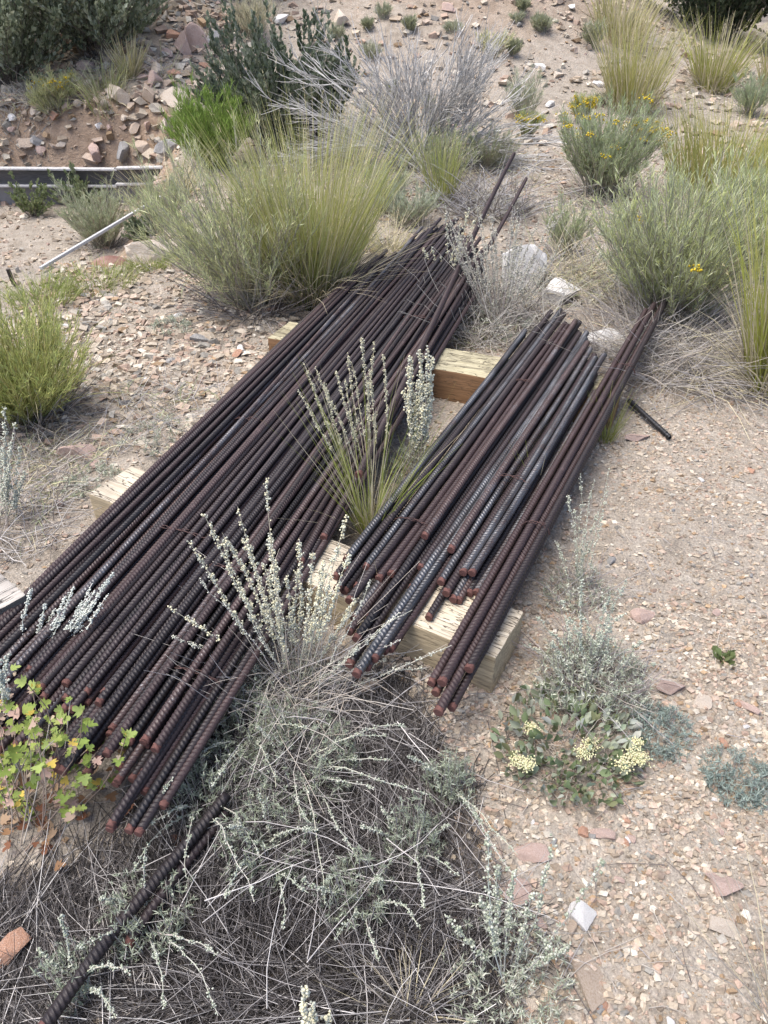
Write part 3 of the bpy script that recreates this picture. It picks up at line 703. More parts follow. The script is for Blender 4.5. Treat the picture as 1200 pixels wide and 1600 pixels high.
# (front pixel, height, rear u, kind)
for (px, py, z, ur, kd) in [
    (526, 921, ZB, 3.30, 'dark'), (537, 925, ZA, 3.22, 'dark'), (545, 940, ZB, 3.30, 'dark'), (552, 968, ZA, 3.2, 'grey'), (556, 1000, ZB, 3.24, 'dark'),
    (545, 1040, ZA, 3.18, 'dark'), (556, 1056, ZB, 3.14, 'grey'), (545, 990, ZA, 3.1, 'rusty'), (572, 1046, ZA, 3.05, 'grey'), (584, 1030, ZB, 3.08, 'grey'),
    (599, 1020, ZA, 2.95, 'rusty'), (609, 1015, ZA, 3.0, 'rusty'), (622, 985, ZA, 2.9, 'dark'),
    (663, 840, ZC, 3.20, 'grey'), (657, 889, ZB, 3.12, 'dark'), (704, 860, ZC, 3.0, 'grey'), (688, 912, ZB, 2.98, 'grey'), (697, 929, ZB, 2.93, 'rusty'),
    (669, 967, ZA, 2.9, 'dark'), (707, 939, ZA + .004, 2.86, 'grey'), (716, 941, ZA, 2.80, 'grey'), (723, 896, ZC - .004, 2.88, 'grey'), (737, 896, ZC, 2.92, 'grey'),
    (732, 929, ZA, 2.72, 'dark'), (743, 928, ZA, 2.66, 'grey'),
    (673, 1069, ZB, 3.52, 'rusty'), (690, 1068, ZC, 3.56, 'rusty'), (684, 1115, ZB, 3.62, 'rusty'), (732, 1047, ZC - .003, 3.63, 'rusty'), (680, 1085, ZA, 3.40, 'rusty'),
    (705, 1107, ZA, 3.5, 'rusty')]:
    u, v = front(px, py, z); rows.append([v, u, ur, z, kd])
for zl, gap, ur0, vs_ in ((ZA, .0198, 3.0, np.arange(-.82, -.40, .0105)), (ZB, .0200, 3.12, np.arange(-.815, -.53, .0105))):
    for v in vs_:
        if all(abs(v - q[0]) > gap or abs(q[3] - zl) > .006 for q in rows):
            rows.append([v, float(np.interp(v, [-.82, -.78, -.6, -.5, -.4], [1.38, 1.27, 1.28, 1.48, 1.3])) + random.uniform(-.05, .12), ur0 + random.uniform(-.12, .22) - .6 * max(0, v + .62), zl, random.choice(['grey', 'dark', 'grey', 'rusty'])])
rows.sort(key=lambda a: a[0])
zmap = {ZA: 'lowest', ZB: 'middle'}
for i_, (v, u, ur, z, kd) in enumerate(rows):
    dv = random.uniform(-.006, .006)
    bar(rp(u, v, z), rp(ur + .06, v + dv - .035 * max(0, -(v + .42) / .36), z), RR * random.choice([.92, 1, 1.06]), kd,
        '%s ribbed bar with rusty cut end, %s from the left in the short pile' % (KD[kd], ordn(i_)), 'bars of the short pile', pitch=0.0128, bow=0.004)
# loose bars in the foreground thatch
bar(flat(64, 1612, .065), flat(350, 1240, .065), .0112, 'dark', 'dark bar lying in dead stems, running out of the bottom left corner', 'loose bars', pitch=.0125)
bar(flat(198, 1478, .035), flat(352, 1270, .045), .0105, 'dark', 'short dark bar half buried in dead stems beside the longer one', 'loose bars', pitch=.0125)
# short hose end
hp0 = flat(983, 626, .03); hp1 = flat(1047, 684, .012)
pts = np.linspace(hp0, hp1, 8)[None]; mb = MB(); tubes(mb, pts, .010, .008, (.02, .02, .022), sides=10)
for t in np.linspace(.05, .95, 16):
    c = hp0 + (hp1 - hp0) * t; d = nrm(hp1 - hp0); tubes(mb, np.stack([c - d * .004, c + d * .004])[None], .0112, .0108, (.03, .03, .032), sides=10)
tag(mb.build('hose_end', simple('black_rubber', (.012, .012, .014), (.035, .035, .038), 60, 0.35), smooth=True), 'short black ribbed rod lying right of the short pile', 'rod')
# tie wires
def wire(c, across, half, z, sag, label, th=.0013):
    a = np.array(across); n = 26; t = np.linspace(-1, 1, n)
    out = np.array([-a[1], a[0]])
    P = np.zeros((2, n, 3))
    for q in range(2):
        w = rng.standard_normal(n).cumsum() * .0012
        P[q, :, :2] = np.array(c)[None] + a[None] * (t * half)[:, None] + out[None] * (w + (q * .006 - .003) * np.cos(5 * t))[:, None]
        P[q, :, 2] = z - sag * np.abs(t) ** 3 + .004 * np.abs(np.sin(t * 9 + q))
    m_ = MB(); tubes(m_, P, th, th, (.1, .06, .05), sides=4)
    tw = poly(np.array([[c[0], c[1], z]]), np.array([[.3, -.4, .8]]), [.035], np.array([[.5, .2, -.6]]), 6); tubes(m_, tw, th, th, (.1, .06, .05), sides=4)
    tag(m_.build('tie_wire', M_WIRE), label, 'wire', 'tie wires')
zt = TOP + RL * 5.9
wire(lp(1.45, -1.09, 0)[:2], vL, .10, zt, .015, 'rusty tie wire across the long pile near the silver plume')
wire(lp(1.35, -.86, 0)[:2], vL, .09, zt, .015, 'rusty tie wire on the long pile left of the tall sage')
wire(lp(1.0, -.80, 0)[:2], vL, .07, zt - .01, .02, 'tie wire near the front right ends of the long pile')
wire(lp(2.1, -1.19, 0)[:2], vL, .08, zt - .01, .03, 'tie wire above the pale timber end at left')
wire(lp(3.15, -.86, 0)[:2], vL, .08, zt, .02, 'tie wire on the far part of the long pile')
wire(rp(2.62, -.70, 0)[:2], vR, .06, TOP + RR * 4.1, .03, 'tie wire near the rear of the short pile')
wire(rp(1.62, -.72, 0)[:2], vR, .07, TOP + RR * 4.1, .03, 'tie wire on the left side of the short pile')
wire(rp(1.95, -.52, 0)[:2], vR, .06, TOP + RR * 5.7, .02, 'tie wire in the middle of the short pile')
wire(rp(2.9, -.38, 0)[:2], vR, .045, TOP + RR * 5.6, .03, 'tie wire around the right bundle of the short pile')
wire(rp(1.75, -.385, 0)[:2], vR, .045, TOP + RR * 5.6, .03, 'tie wire at the front of the right bundle')

# ------------------------------------------------------------------ things on the lower bench
def boxmesh(name, p0, p1, w, h, mat, parent=None, bev=0.004):
    """bar of section w x h from p0 to p1 (bottom centre line)"""
    import bmesh
    p0 = np.array(p0, float); p1 = np.array(p1, float); d = p1 - p0; L = np.linalg.norm(d)
    bm = bmesh.new(); bmesh.ops.create_cube(bm, size=1.0); bmesh.ops.scale(bm, vec=(L, w, h), verts=bm.verts)
    bmesh.ops.translate(bm, vec=(L / 2, 0, h / 2), verts=bm.verts)
    bmesh.ops.bevel(bm, geom=bm.edges[:], offset=min(bev, w * .3, h * .3), segments=2, profile=.6, affect='EDGES')
    q = Vector(d).to_track_quat('X', 'Z').to_matrix().to_4x4(); bm.transform(Matrix.Translation(Vector(p0 if parent is None else p0 - np.array(parent.location))) @ q)
    me = bpy.data.meshes.new(name); bm.to_mesh(me); bm.free(); me.materials.append(mat)
    o = bpy.data.objects.new(name, me); C.objects.link(o)
    if parent is not None: o.parent = parent
    return o
M_BOARD = simple('dark_steel', (.06, .057, .055), (.12, .112, .105), 14, 0.8, 0.0, (1, 1, 6))
M_EDGE = simple('pale_steel', (.34, .33, .32), (.60, .59, .57), 30, 0.7, 0.0)
M_LOWER = simple('grey_board', (.15, .15, .155), (.24, .24, .24), 9, 0.7)
yb = 7.9
def bench(px, py, y=yb): return aty(px, py, y)
for (xa, xb, dy, ys, lab) in [(-60, 184, 0, (262, 264, 290, 291), 'dark steel channel with pale flange edges in front of the cut bank, longer left length'),
                          (182, 300, .05, (262, 260, 288, 287), 'dark steel channel with pale edges behind dry grass, shorter right length')]:
    a1 = bench(xa, ys[0], yb - dy); b1 = bench(xb, ys[1], yb - dy); a0 = bench(xa, ys[2], yb - dy); b0 = bench(xb, ys[3], yb - dy)
    root = empty('steel_channel', (a0[0], a0[1], a0[2] - .2), lab, 'channel', 'steel channels')
    hgt = a1[2] - a0[2]
    boxmesh('web', a0 + [0, .03, .012], b0 + [0, .03, .012], .02, hgt - .02, M_BOARD, root)
    boxmesh('flange', a1 - [0, 0, .012], b1 - [0, 0, .012], .075, .018, M_EDGE, root)
    boxmesh('flange', a0 - [0, 0, .006], b0 - [0, 0, .006], .075, .018, M_EDGE, root)
    boxmesh('lower_board', a0 + [0, .05, -.45], b0 + [0, .05, -.45], .03, .43, M_LOWER, root)
pa = at(66, 428); pb = aty(258, 306, 6.0); pa[2] += .02
tag(boxmesh('white_pole', pa, pb, .019, .019, simple('white_paint', (.36, .36, .35), (.60, .60, .58), 34, .7)), 'white square pole slanting up through the weeds on the lower bench', 'pole')
sp = at(24, 446); se = aty(12, 421, sp[1] - .05)
tag(boxmesh('stake', sp - [0, 0, .1], se, .022, .012, simple('stake_steel', (.02, .017, .016), (.06, .04, .035), 30, .6)), 'short dark steel stake standing behind the left shrub', 'stake')
# rusty half drum
dp = at(170, 412); dr = 36 * mpp(dp); dp[2] -= .05; mb = MB(); nn = 24; rows_ = 8
A = np.linspace(0, 2 * math.pi, nn, endpoint=False)
for sgn, rs in ((1, 1.0), (-1, .95)):
    V = []; 
    for q in range(rows_ + 1):
        ph = q / rows_ * math.pi / 2; V += [[dr * rs * math.cos(ph) * math.cos(a), dr * rs * math.cos(ph) * math.sin(a), dr * .62 * rs * math.sin(ph)] for a in A]
    V = np.array(V) + dp; F = []
    for q in range(rows_):
        for j in range(nn):
            a_, b_ = q * nn + j, q * nn + (j + 1) % nn; F += [[a_, b_, b_ + nn], [a_, b_ + nn, a_ + nn]]
    mb.add(V, F, (.2, .1, .07))
tag(mb.build('metal_dome', simple('rusted_sheet', (.14, .045, .025), (.30, .20, .16), 9, .75, .2), smooth=True), 'rusty rounded metal lid lying beside the pale slab', 'metal lid')

# ------------------------------------------------------------------ plants
GY, GS = (.42, .42, .14), (.62, .55, .36)          # yellow green, straw
SILVER, SAGE, BUDC = (.60, .61, .50), (.36, .40, .29), (.80, .75, .52)
DRY, DEADG, DARKD = (.42, .37, .31), (.34, .32, .31), (.15, .13, .12)
def disc(n, r, cx, cy):
    a = rng.uniform(0, 2 * math.pi, n); q = r * np.sqrt(rng.random(n)); x = cx + q * np.cos(a); y = cy + q * np.sin(a)
    return np.stack([x, y, gz(x, y) - .004], 1), np.stack([np.cos(a), np.sin(a), np.zeros(n)], 1), q / max(r, 1e-6)
def grass_blades(mb, base, n, h, r, lean, droop, W, cols, p=None, tip=None, k=6, asym=(0, 0)):
    P0, out, q = disc(n, r, base[0], base[1])
    az = rng.uniform(0, 6.283, n); od = nrm(out * (.35 + q[:, None]) + .55 * np.stack([np.cos(az), np.sin(az), 0 * az], 1))
    ln = lean * rng.uniform(.1, 1.25, n)[:, None]
    D = nrm(od * ln + np.array([asym[0], asym[1], 1.0])); L = h * rng.uniform(.45, 1.12, n)
    cv = od * droop * rng.uniform(.2, 1.3, n)[:, None] - np.array([0, 0, 1.0]) * (droop * .75 * rng.uniform(.2, 1.3, n)[:, None])
    pts = poly(P0, D, L, cv, k, .05)
    low = gz(pts[..., 0], pts[..., 1]) + .004; pts[..., 2] = np.maximum(pts[..., 2], low)
    c = pick(cols, n, p); blades(mb, pts, W * rng.uniform(.6, 1.3, n), c * .92, c if tip is None else (c + jit(tip, n)) / 2)
    return pts
def bunchgrass(px, py, top, rpx, label, n=500, lean=.35, droop=.22, W=.004, cols=(GY, GY, GS), p=None, heads=0, straw=120, group='bunchgrass clumps', asym=(0, 0), base=None):
    b = at(px, py) if base is None else base; h = height_to(b, top); r = rpx * mpp(b)
    o = empty('bunchgrass', b, label, 'grass', group)
    mb = MB(); grass_blades(mb, b, n, h, r, lean, droop, W, cols, p, asym=asym); mb.build('blades', M_LEAF, o)
    if straw:
        mb = MB(); grass_blades(mb, b, straw, h * .55, r * 1.1, lean * 2.2, droop * 3.2, W * .9, [GS, (.42, .37, .27), (.30, .26, .2)]); mb.build('dead_blades', M_LEAF, o)
    if heads:
        mb = MB(); pts = grass_blades(mb, b, heads, h * 1.05, r, lean * 1.1, droop, W * .5, [GS, (.5, .45, .22)], k=8)
        idx = np.repeat(np.arange(heads), 14); c, tn = along(pts, idx, rng.uniform(.68, 1, len(idx)))
        pp = poly(c, nrm(tn + .35 * runit(len(c))), .018, 0 * tn, 2); blades(mb, pp, .003, jit((.58, .5, .3), len(c)))
        mb.build('seed_stalks', M_LEAF, o)
    return o
def brush(px, py, top, half, label, name='rabbitbrush', cat='shrub', n=90, per=5, lvs=26, leafL=.035, leafW=.0028, cols=((.25, .29, .17), (.30, .33, .19)), stemc=(.34, .32, .24),
          fan=.75, flowers=None, nfl=0, group='rabbitbrush shrubs', dead=0, lift=.25, base=None, flat_leaf=False, sub=.45, asym=(0, 0)):
    b = at(px, py) if base is None else base; H = height_to(b, top); R = half * mpp(b)
    o = empty(name, b, label, cat, group)
    P0, out, q = disc(n, R * .22, b[0], b[1])
    az = rng.uniform(0, 6.283, n); od = np.stack([np.cos(az), np.sin(az), 0 * az], 1)
    reach = np.sqrt(rng.random(n)) * fan
    tgt = od * (R * reach)[:, None] + np.array([asym[0], asym[1], 0]) * H; hh = H * (1 - .45 * reach ** 2) * rng.uniform(.55, 1.0, n)
    D = tgt + hh[:, None] * np.array([0, 0, 1.0]); L = np.linalg.norm(D, axis=1); D = D / L[:, None]
    st = poly(P0, nrm(D + od * .18), L, np.tile([0, 0, .10], (n, 1)), 6, .10)
    br, _, _ = kids(st, per, .06 if flat_leaf else .22, .95, H * sub * .6, .35, lift, k=4, wob=.08, lt=.4)
    mb = MB(); tubes(mb, st, .0035, .0016, jit(stemc, n)); tubes(mb, br, .0018, .0009, jit(np.array(stemc) * 1.1, len(br))); mb.build('stems', M_STEM, o)
    allp = np.concatenate([br, st[:, [1, 2, 4, 5]]]); idx = np.repeat(np.arange(len(allp)), lvs // 2 if lvs > 1 else 1); m = len(idx)
    t = rng.uniform(.1, 1, m); c, tn = along(allp, idx, t)
    cols = np.asarray(cols) * (1.0 if flat_leaf else 1.32); mb = MB(); D = nrm(tn * .9 + .6 * runit(m) + np.array([0, 0, .25])); col = pick(cols, m)
    if flat_leaf:
        Rm = frame(D, runit(m)); stamp(mb, SMALL_V, SMALL_F, c, Rm, leafL * rng.uniform(.6, 1.3, m), col)
    else:
        blades(mb, poly(c, D, leafL * rng.uniform(.5, 1.4, m), .25 * runit(m), 3), leafW * rng.uniform(.6, 1.3, m), col, belly=True)
    mb.build('leaves', M_LEAF, o)
    if dead:
        mb = MB(); P0, out, q = disc(dead, R * .5, b[0], b[1])
        dp_ = poly(P0, nrm(out * .9 + .6 * runit(dead) + [0, 0, .45]), H * .45 * rng.uniform(.4, 1.1, dead), .3 * runit(dead), 4, .1)
        dp_[..., 2] = np.maximum(dp_[..., 2], gz(dp_[..., 0], dp_[..., 1]) + .003)
        tubes(mb, dp_, .0022, .001, pick([DRY, DEADG, DARKD], dead)); mb.build('dead_twigs', M_STEM, o)
    if nfl:
        ends = br[rng.choice(len(br), nfl), -1]; hi = ends[:, 2] > b[2] + H * .55; ends = ends[hi]
        cc = np.repeat(ends, 12, 0) + .018 * rng.standard_normal((len(ends) * 12, 3)) * [1, 1, .45]
        mb = MB(); buds(mb, cc, .0075, jit(flowers, len(cc))); mb.build('flowers', M_FLOWER, o)
    return o
def feathers(mb, cen, r, n, cols):
    idx = np.repeat(np.arange(len(cen)), n); m = len(idx); D = nrm(runit(m) + [0, 0, .45])
    blades(mb, poly(cen[idx], D, r * rng.uniform(.5, 1.2, m), .5 * runit(m), 3), r * .20, pick(cols, m), belly=True)
def stalks(o, base, tips, bud_r=.0028, budc=(BUDC, SILVER), stemc=DRY, nb=9, dens=8, t0=.35, wob=.05, brl=.035, thick=.0014, part=True, bow=.12, arch=0.0):
    """flowering sage stalks from near base to each tip"""
    tips = np.asarray(tips, float); n = len(tips)
    P0 = np.asarray(base)[None] + rng.standard_normal((n, 3)) * [.012, .012, 0]; P0 = P0 + (tips - P0) * [.10, .10, 0]
    P0[:, 2] = gz(P0[:, 0], P0[:, 1])
    D = tips - P0; L = np.linalg.norm(D, axis=1); cv = bow * (runit(n) * [1, 1, .2])
    cv = cv - np.array([0, 0, arch]); st = poly(P0, D / L[:, None] - cv, L, cv, 9, wob)
    brl = brl * .62; bud_r = bud_r * .98; dens = int(dens * 1.55); br, bi, bt = kids(st, int(nb * 1.7), t0, .98, brl, .8, .55, k=4, lt=.65)
    i1 = np.repeat(np.arange(len(br)), dens); c1, _ = along(br, i1, rng.uniform(.15, 1, len(i1)))
    i2 = np.repeat(np.arange(n), dens * 7); c2, _ = along(st, i2, 1 - (1 - t0) * rng.random(len(i2)) ** 1.2)
    own = np.concatenate([bi[i1], i2]); cc = np.concatenate([c1, c2]); cc = cc + rng.standard_normal(cc.shape) * bud_r * .9
    for q in range(n):
        mb = MB(); tubes(mb, st[q:q + 1], thick, thick * .5, jit(stemc, 1, .15), jit(np.array(stemc) * .5 + np.array(budc[0]) * .5, 1))
        tubes(mb, br[bi == q], thick * .45, thick * .3, jit(np.array(budc[0]) * .9, int((bi == q).sum())))
        so = mb.build('stalk', M_STEM, o)
        e = cc[own == q]; e = e[:max(20, int(len(e) * random.uniform(.55, 1)))] if False else e[rng.random(len(e)) < random.uniform(.45, 1)]; mb = MB(); buds(mb, e, bud_r * rng.uniform(.6, 1.25, len(e)), pick(budc, len(e), amt=.1))
        bo = bpy.data.objects.new('flower_buds', mb.mesh('flower_buds', M_FLOWER, False, np.array(o.location))); C.objects.link(bo); bo.parent = so; bo['kind'] = 'stuff'
    i3 = np.repeat(np.arange(n), 5); c3, _ = along(st, i3, rng.uniform(.08, max(t0, .2) + .1, len(i3)))
    mb = MB(); feathers(mb, c3, .009, 7, [SAGE, SILVER]); mb.build('leaves', M_LEAF, o)
    return st
def tipsy(lst, y, dy=.05):
    return [aty(px, py, y + random.uniform(-dy, dy)) for px, py in lst]
def cushion(o, b, r, h, n, col=(SAGE, SILVER), fr=.012, per=8, stems=True):
    P0, out, q = disc(n, r, b[0], b[1]); hh = h * (1 - .6 * q ** 2) * rng.uniform(.25, 1.05, n); tip = P0 + out * (r * .15) + np.stack([0 * hh, 0 * hh, hh], 1)
    mb = MB(); idx = np.repeat(np.arange(n), 3); cc = P0[idx] + (tip - P0)[idx] * rng.uniform(.35, 1, len(idx))[:, None] + .006 * rng.standard_normal((len(idx), 3))
    feathers(mb, cc, fr, per, col); mb.build('leaves', M_LEAF, o)
    if stems:
        mb = MB(); D = tip - P0; L = np.linalg.norm(D, axis=1); tubes(mb, poly(P0, D / L[:, None], L, 0 * D, 3), .0012, .0008, pick([DRY, DEADG], n)); mb.build('stems', M_STEM, o)
def drystems(mb, b, n, r, L, up, cols, th=.0011, k=5, curl=.35, wob=.12):
    P0, out, q = disc(n, r, b[0], b[1])
    az = rng.uniform(0, 6.283, n); od = np.stack([np.cos(az), np.sin(az), 0 * az], 1)
    pts = poly(P0, nrm(od + [0, 0, up]), L * rng.uniform(.35, 1.2, n), curl * runit(n) - np.array([0, 0, .25]), k, wob)
    pts[..., 2] = np.maximum(pts[..., 2], gz(pts[..., 0], pts[..., 1]) + .003 + .02 * rng.random((n, 1)))
    tubes(mb, pts, th * rng.uniform(.7, 1.4, n), th * .5, pick(cols, n, amt=.2))
    return pts

# --- dead stems matted over the foreground: nobody could count them
mb = MB(); tp = np.array(THATCH); lo = tp.min(0) - .1; hi = tp.max(0) + .1
def thatch(n, L0, L1, zmax, cols, th, p=None, seed=0):
    x = rng.uniform(lo[0], hi[0], n * 3); y = rng.uniform(max(lo[1], .3), hi[1], n * 3); ok = inpoly(x + rng.normal(0, .045, n * 3) + .12 * vnoise(x, y, 6, 71), y + rng.normal(0, .035, n * 3), THATCH); x = x[ok][:n]; y = y[ok][:n]; m = len(x)
    edge = np.clip(1 - np.hypot((x + .12) / .55, (y - .85) / .55), .1, 1)
    swirl = 6.283 * (vnoise(x, y, 2.2, 41) * 1.1) + 1.0 + rng.normal(0, .65, m)
    D = np.stack([np.cos(swirl), np.sin(swirl), rng.uniform(-.15, .25, m)], 1)
    L = rng.uniform(L0, L1, m); z = gz(x, y) + zmax * edge * rng.random(m) ** 1.4
    P0 = np.stack([x, y, z], 1) - D * (L / 2)[:, None]
    pts = poly(P0, nrm(D), L, .35 * runit(m) * [1, 1, .4], 5, .07)
    pts[..., 2] = np.maximum(pts[..., 2], gz(pts[..., 0], pts[..., 1]) + .002)
    tubes(mb, pts, th * rng.uniform(.6, 1.3, m), th * .55, pick(cols, m, p, .2))
thatch(7000, .05, .16, .06, [(.03, .026, .024), (.06, .053, .05), (.12, .108, .104)], .0011)
thatch(4800, .06, .22, .09, [(.175, .162, .155), (.30, .28, .265), (.07, .063, .06), (.44, .415, .385)], .00085, [.36, .18, .38, .08])
thatch(260, .14, .36, .14, [(.58, .55, .51), (.46, .43, .40)], .0011)
tag(mb.build('dead_stem_mat', M_STEM), 'matted grey dead plant stems covering the foreground', 'dead stems', kind='stuff')
# litter strewn over the gravel
mb = MB(); n = 1500; x = rng.uniform(-2.2, 2.2, n); y = .5 + 3.6 * rng.random(n) ** 1.3; ok = np.abs(x) < .6 * y + .3; x = x[ok]; y = y[ok]; m = len(x)
a = rng.uniform(0, 6.283, m); D = np.stack([np.cos(a), np.sin(a), 0 * a], 1); L = .02 + .13 * rng.random(m) ** 2
pts = poly(np.stack([x, y, gz(x, y) + .008], 1), D, L, .3 * runit(m) * [1, 1, .1], 4, .08); pts[..., 2] = gz(pts[..., 0], pts[..., 1]) + .009
tubes(mb, pts, .0011, .0006, pick([DEADG, DRY, (.5, .45, .38), DARKD], m))
tag(mb.build('dry_litter', M_STEM), 'thin dry stems and twigs strewn on the gravel', 'litter', kind='stuff')

mb = MB()
for (pl, n, L, up) in [([(560, 420), (860, 330), (830, 240), (420, 250), (560, 330)], 1500, .22, 1.3), ([(860, 470), (1200, 560), (1200, 330), (860, 300)], 1900, .24, 1.0), ([(0, 880), (130, 760), (330, 610), (200, 600), (0, 680)], 900, .15, .8),
                       ([(270, 470), (430, 500), (330, 330), (200, 360)], 700, .2, 1.2), ([(0, 215), (280, 130), (230, 100), (0, 160)], 700, .35, 1.2), ([(900, 330), (1200, 200), (1200, 130), (900, 160)], 700, .25, 1.0), ([(690, 560), (880, 520), (860, 450), (700, 480)], 500, .16, .9)]:
    g = np.array([at(*q)[:2] for q in pl]); l_, h_ = g.min(0), g.max(0); x = rng.uniform(l_[0], h_[0], n * 3); y = rng.uniform(l_[1], h_[1], n * 3); ok = inpoly(x, y, g) & (vnoise(x, y, 5, 61) + rng.uniform(-.3, .3, n * 3) > 0); x = x[ok][:n]; y = y[ok][:n]; m = len(x)
    az = rng.uniform(0, 6.283, m); D = nrm(np.stack([np.cos(az), np.sin(az), up * rng.uniform(0, 1.4, m)], 1)); pts = poly(np.stack([x, y, gz(x, y) - .003], 1), D, L * rng.uniform(.3, 1.2, m), .4 * runit(m) - np.array([0, 0, .25]), 5, .1)
    pts[..., 2] = np.maximum(pts[..., 2], gz(pts[..., 0], pts[..., 1]) + .004); tubes(mb, pts, .0011 + .0002 * y, .0006 + .0001 * y, pick([GS, DEADG, (.5, .47, .4), DRY, (.36, .39, .22)], m))
tag(mb.build('dry_grass', M_STEM), 'thin dry grass and weeds growing between the shrubs', 'dry grass', kind='stuff')
# --- tall sage in front of the long pile
b = flat(462, 1085)
b = np.array([b[0], b[1], float(gz(b[0], b[1]))])
o = empty('sagebrush', b, 'tall pale sage with many budded stalks between the two piles in front', 'sage', 'sage plants')
stalks(o, b, tipsy([(300, 852), (330, 806), (342, 828), (366, 786), (405, 748), (498, 900), (515, 870), (462, 890), (425, 925), (388, 838), (418, 832), (432, 870), (472, 850), (487, 858), (526, 808), (505, 878), (540, 870), (455, 905), (408, 880), (263, 946), (520, 930), (372, 880), (352, 850), (560, 930)], b[1] + .10, .07), .0030, nb=13, dens=7, t0=.40, brl=.034)
stalks_b = [(585, 905), (640, 1000), (700, 1000), (620, 960), (290, 1010), (320, 1040), (350, 1000), (560, 1010), (480, 1000), (420, 960), (660, 1045)]
stalks(o, b, tipsy(stalks_b + [(265, 1000), (610, 1030), (240, 1060), (690, 1090), (600, 1110), (320, 1100), (560, 960), (300, 920), (650, 950), (380, 960)], b[1] + .04, .06), .0022, (SILVER, (.66, .65, .54)), (.58, .54, .48), 8, 5, .35, .09, .022, .0013, bow=.22)
mb = MB(); drystems(mb, b, 260, .13, .32, 1.0, [(.5, .46, .4), DRY, DEADG], .0011); drystems(mb, b, 170, .20, .30, .30, [(.52, .50, .47), DEADG], .0011); mb.build('dead_stems', M_STEM, o)
cushion(o, b + [-.06, .03, 0], .13, .10, 70)
# --- arching grey sage stalks in the thatch
def archsage(px, py, ends, label, L=.25, bud=.0022, tuft=24, r=.06):
    b = at(px, py); o = empty('sagebrush', b, label, 'sage', 'sage plants')
    tips = []
    for (ex, ey) in ends:
        q = flat(ex, ey, .09 + .06 * random.random()); tips.append(q)
    stalks(o, b, tips, bud * 1.05, (SAGE, (.47, .50, .41), (.55, .56, .46)), (.50, .47, .41), 6, 4, .22, .10, .02, .0015, bow=.25, arch=.55)
    cushion(o, b, r, .15, int(tuft * 4), (SAGE, (.44, .48, .38), (.27, .31, .22)), .011)
    return o
archsage(470, 1200, [(600, 1150), (585, 1230), (500, 1420), (640, 1130), (540, 1330), (400, 1130), (680, 1250), (490, 1290), (610, 1180)], 'grey sage arching over the dead stems below the tall sage', r=.13, tuft=60)
archsage(320, 1250, [(230, 1290), (300, 1380), (390, 1400), (210, 1360), (410, 1330), (270, 1180)], 'sage sprawling over the dark loose bars', r=.08, tuft=20)
archsage(240, 1440, [(160, 1400), (330, 1500), (230, 1330), (340, 1590), (130, 1470), (260, 1580)], 'sage sprigs along the lower part of the dark loose bar', r=.08, tuft=18)
archsage(700, 1235, [(665, 1200), (760, 1290), (790, 1390), (640, 1180), (800, 1330)], 'sage sprig at the right rim of the dead stems', r=.05, tuft=20)
archsage(420, 1330, [(360, 1290), (480, 1400), (350, 1400), (500, 1300), (440, 1450), (400, 1230)], 'low sage tangle in the dead stems right of the dark loose bars', r=.10, tuft=40)
archsage(390, 1150, [(300, 1130), (340, 1220), (430, 1230), (290, 1180), (480, 1140), (250, 1240)], 'grey sage sprawling at the right foot of the long pile', r=.10, tuft=44)
archsage(640, 1320, [(720, 1370), (600, 1260), (700, 1290), (560, 1290), (670, 1420)], 'thin sage sprig right of the middle of the dead stem mat', r=.06, tuft=20)
archsage(120, 1540, [(60, 1480), (180, 1590), (90, 1430), (200, 1520)], 'sage sprig above the orange pink stone in the lower left', r=.05, tuft=9)
archsage(560, 1410, [(520, 1465), (600, 1370), (590, 1500), (470, 1370), (660, 1440)], 'sage sprigs in the middle of the dead stem mat', r=.07, tuft=26)
b = at(790, 1530); o = empty('sagebrush', b, 'upright grey green sage at the bottom beside the white stone', 'sage', 'sage plants')
stalks(o, b, tipsy([(745, 1400), (775, 1340), (700, 1440), (800, 1360), (835, 1400), (870, 1320), (830, 1480), (860, 1560), (720, 1490), (765, 1290), (890, 1480), (960, 1340)], b[1] + .06, .05), .0030, (SILVER, SAGE, (.47, .50, .38)), (.44, .42, .37), 7, 6, .3, .08, .024)
cushion(o, b, .11, .10, 110)
b = at(500, 1640); o = empty('sagebrush', b, 'single pale flowering sage tip at the bottom edge of the picture', 'sage', 'sage plants')
stalks(o, b, tipsy([(475, 1540), (488, 1575), (510, 1590)], b[1] + .02, .01), .0034, nb=12, dens=8, t0=.2)
b = at(640, 1590); o = empty('bunchgrass', b, 'small dry grass tuft at the bottom among dead stems', 'grass', 'bunchgrass clumps')
mb = MB(); grass_blades(mb, b, 120, .13, .03, .9, .5, .0022, [DEADG, GS, DRY]); mb.build('blades', M_LEAF, o)

# --- silver plume at left, over the bars
b = at(20, 1110); o = empty('sagebrush', b, 'silvery white sage plume leaning over the left end of the long pile', 'sage', 'sage plants')
stalks(o, b, tipsy([(183, 893), (170, 905), (160, 915), (150, 925), (140, 920), (130, 935), (175, 912), (122, 912), (155, 940), (100, 930), (85, 955), (70, 945), (57, 912), (110, 965), (135, 955), (165, 930)], b[1] + .16, .05), .0026, ((.72, .74, .66), (.62, .65, .57)), (.58, .56, .50), 13, 6, .45, .06, .022)
b = at(2, 1190); o = empty('sagebrush', b, 'grey sage cut by the left edge beside the currant bush', 'sage', 'sage plants')
stalks(o, b, tipsy([(5, 1015), (12, 1050), (-5, 1030), (22, 1080), (15, 1100)], b[1] + .05, .03), .0034, ((.48, .53, .46), SILVER), nb=14, dens=8, t0=.2)
cushion(o, b, .07, .12, 60, ((.45, .51, .46), SILVER))
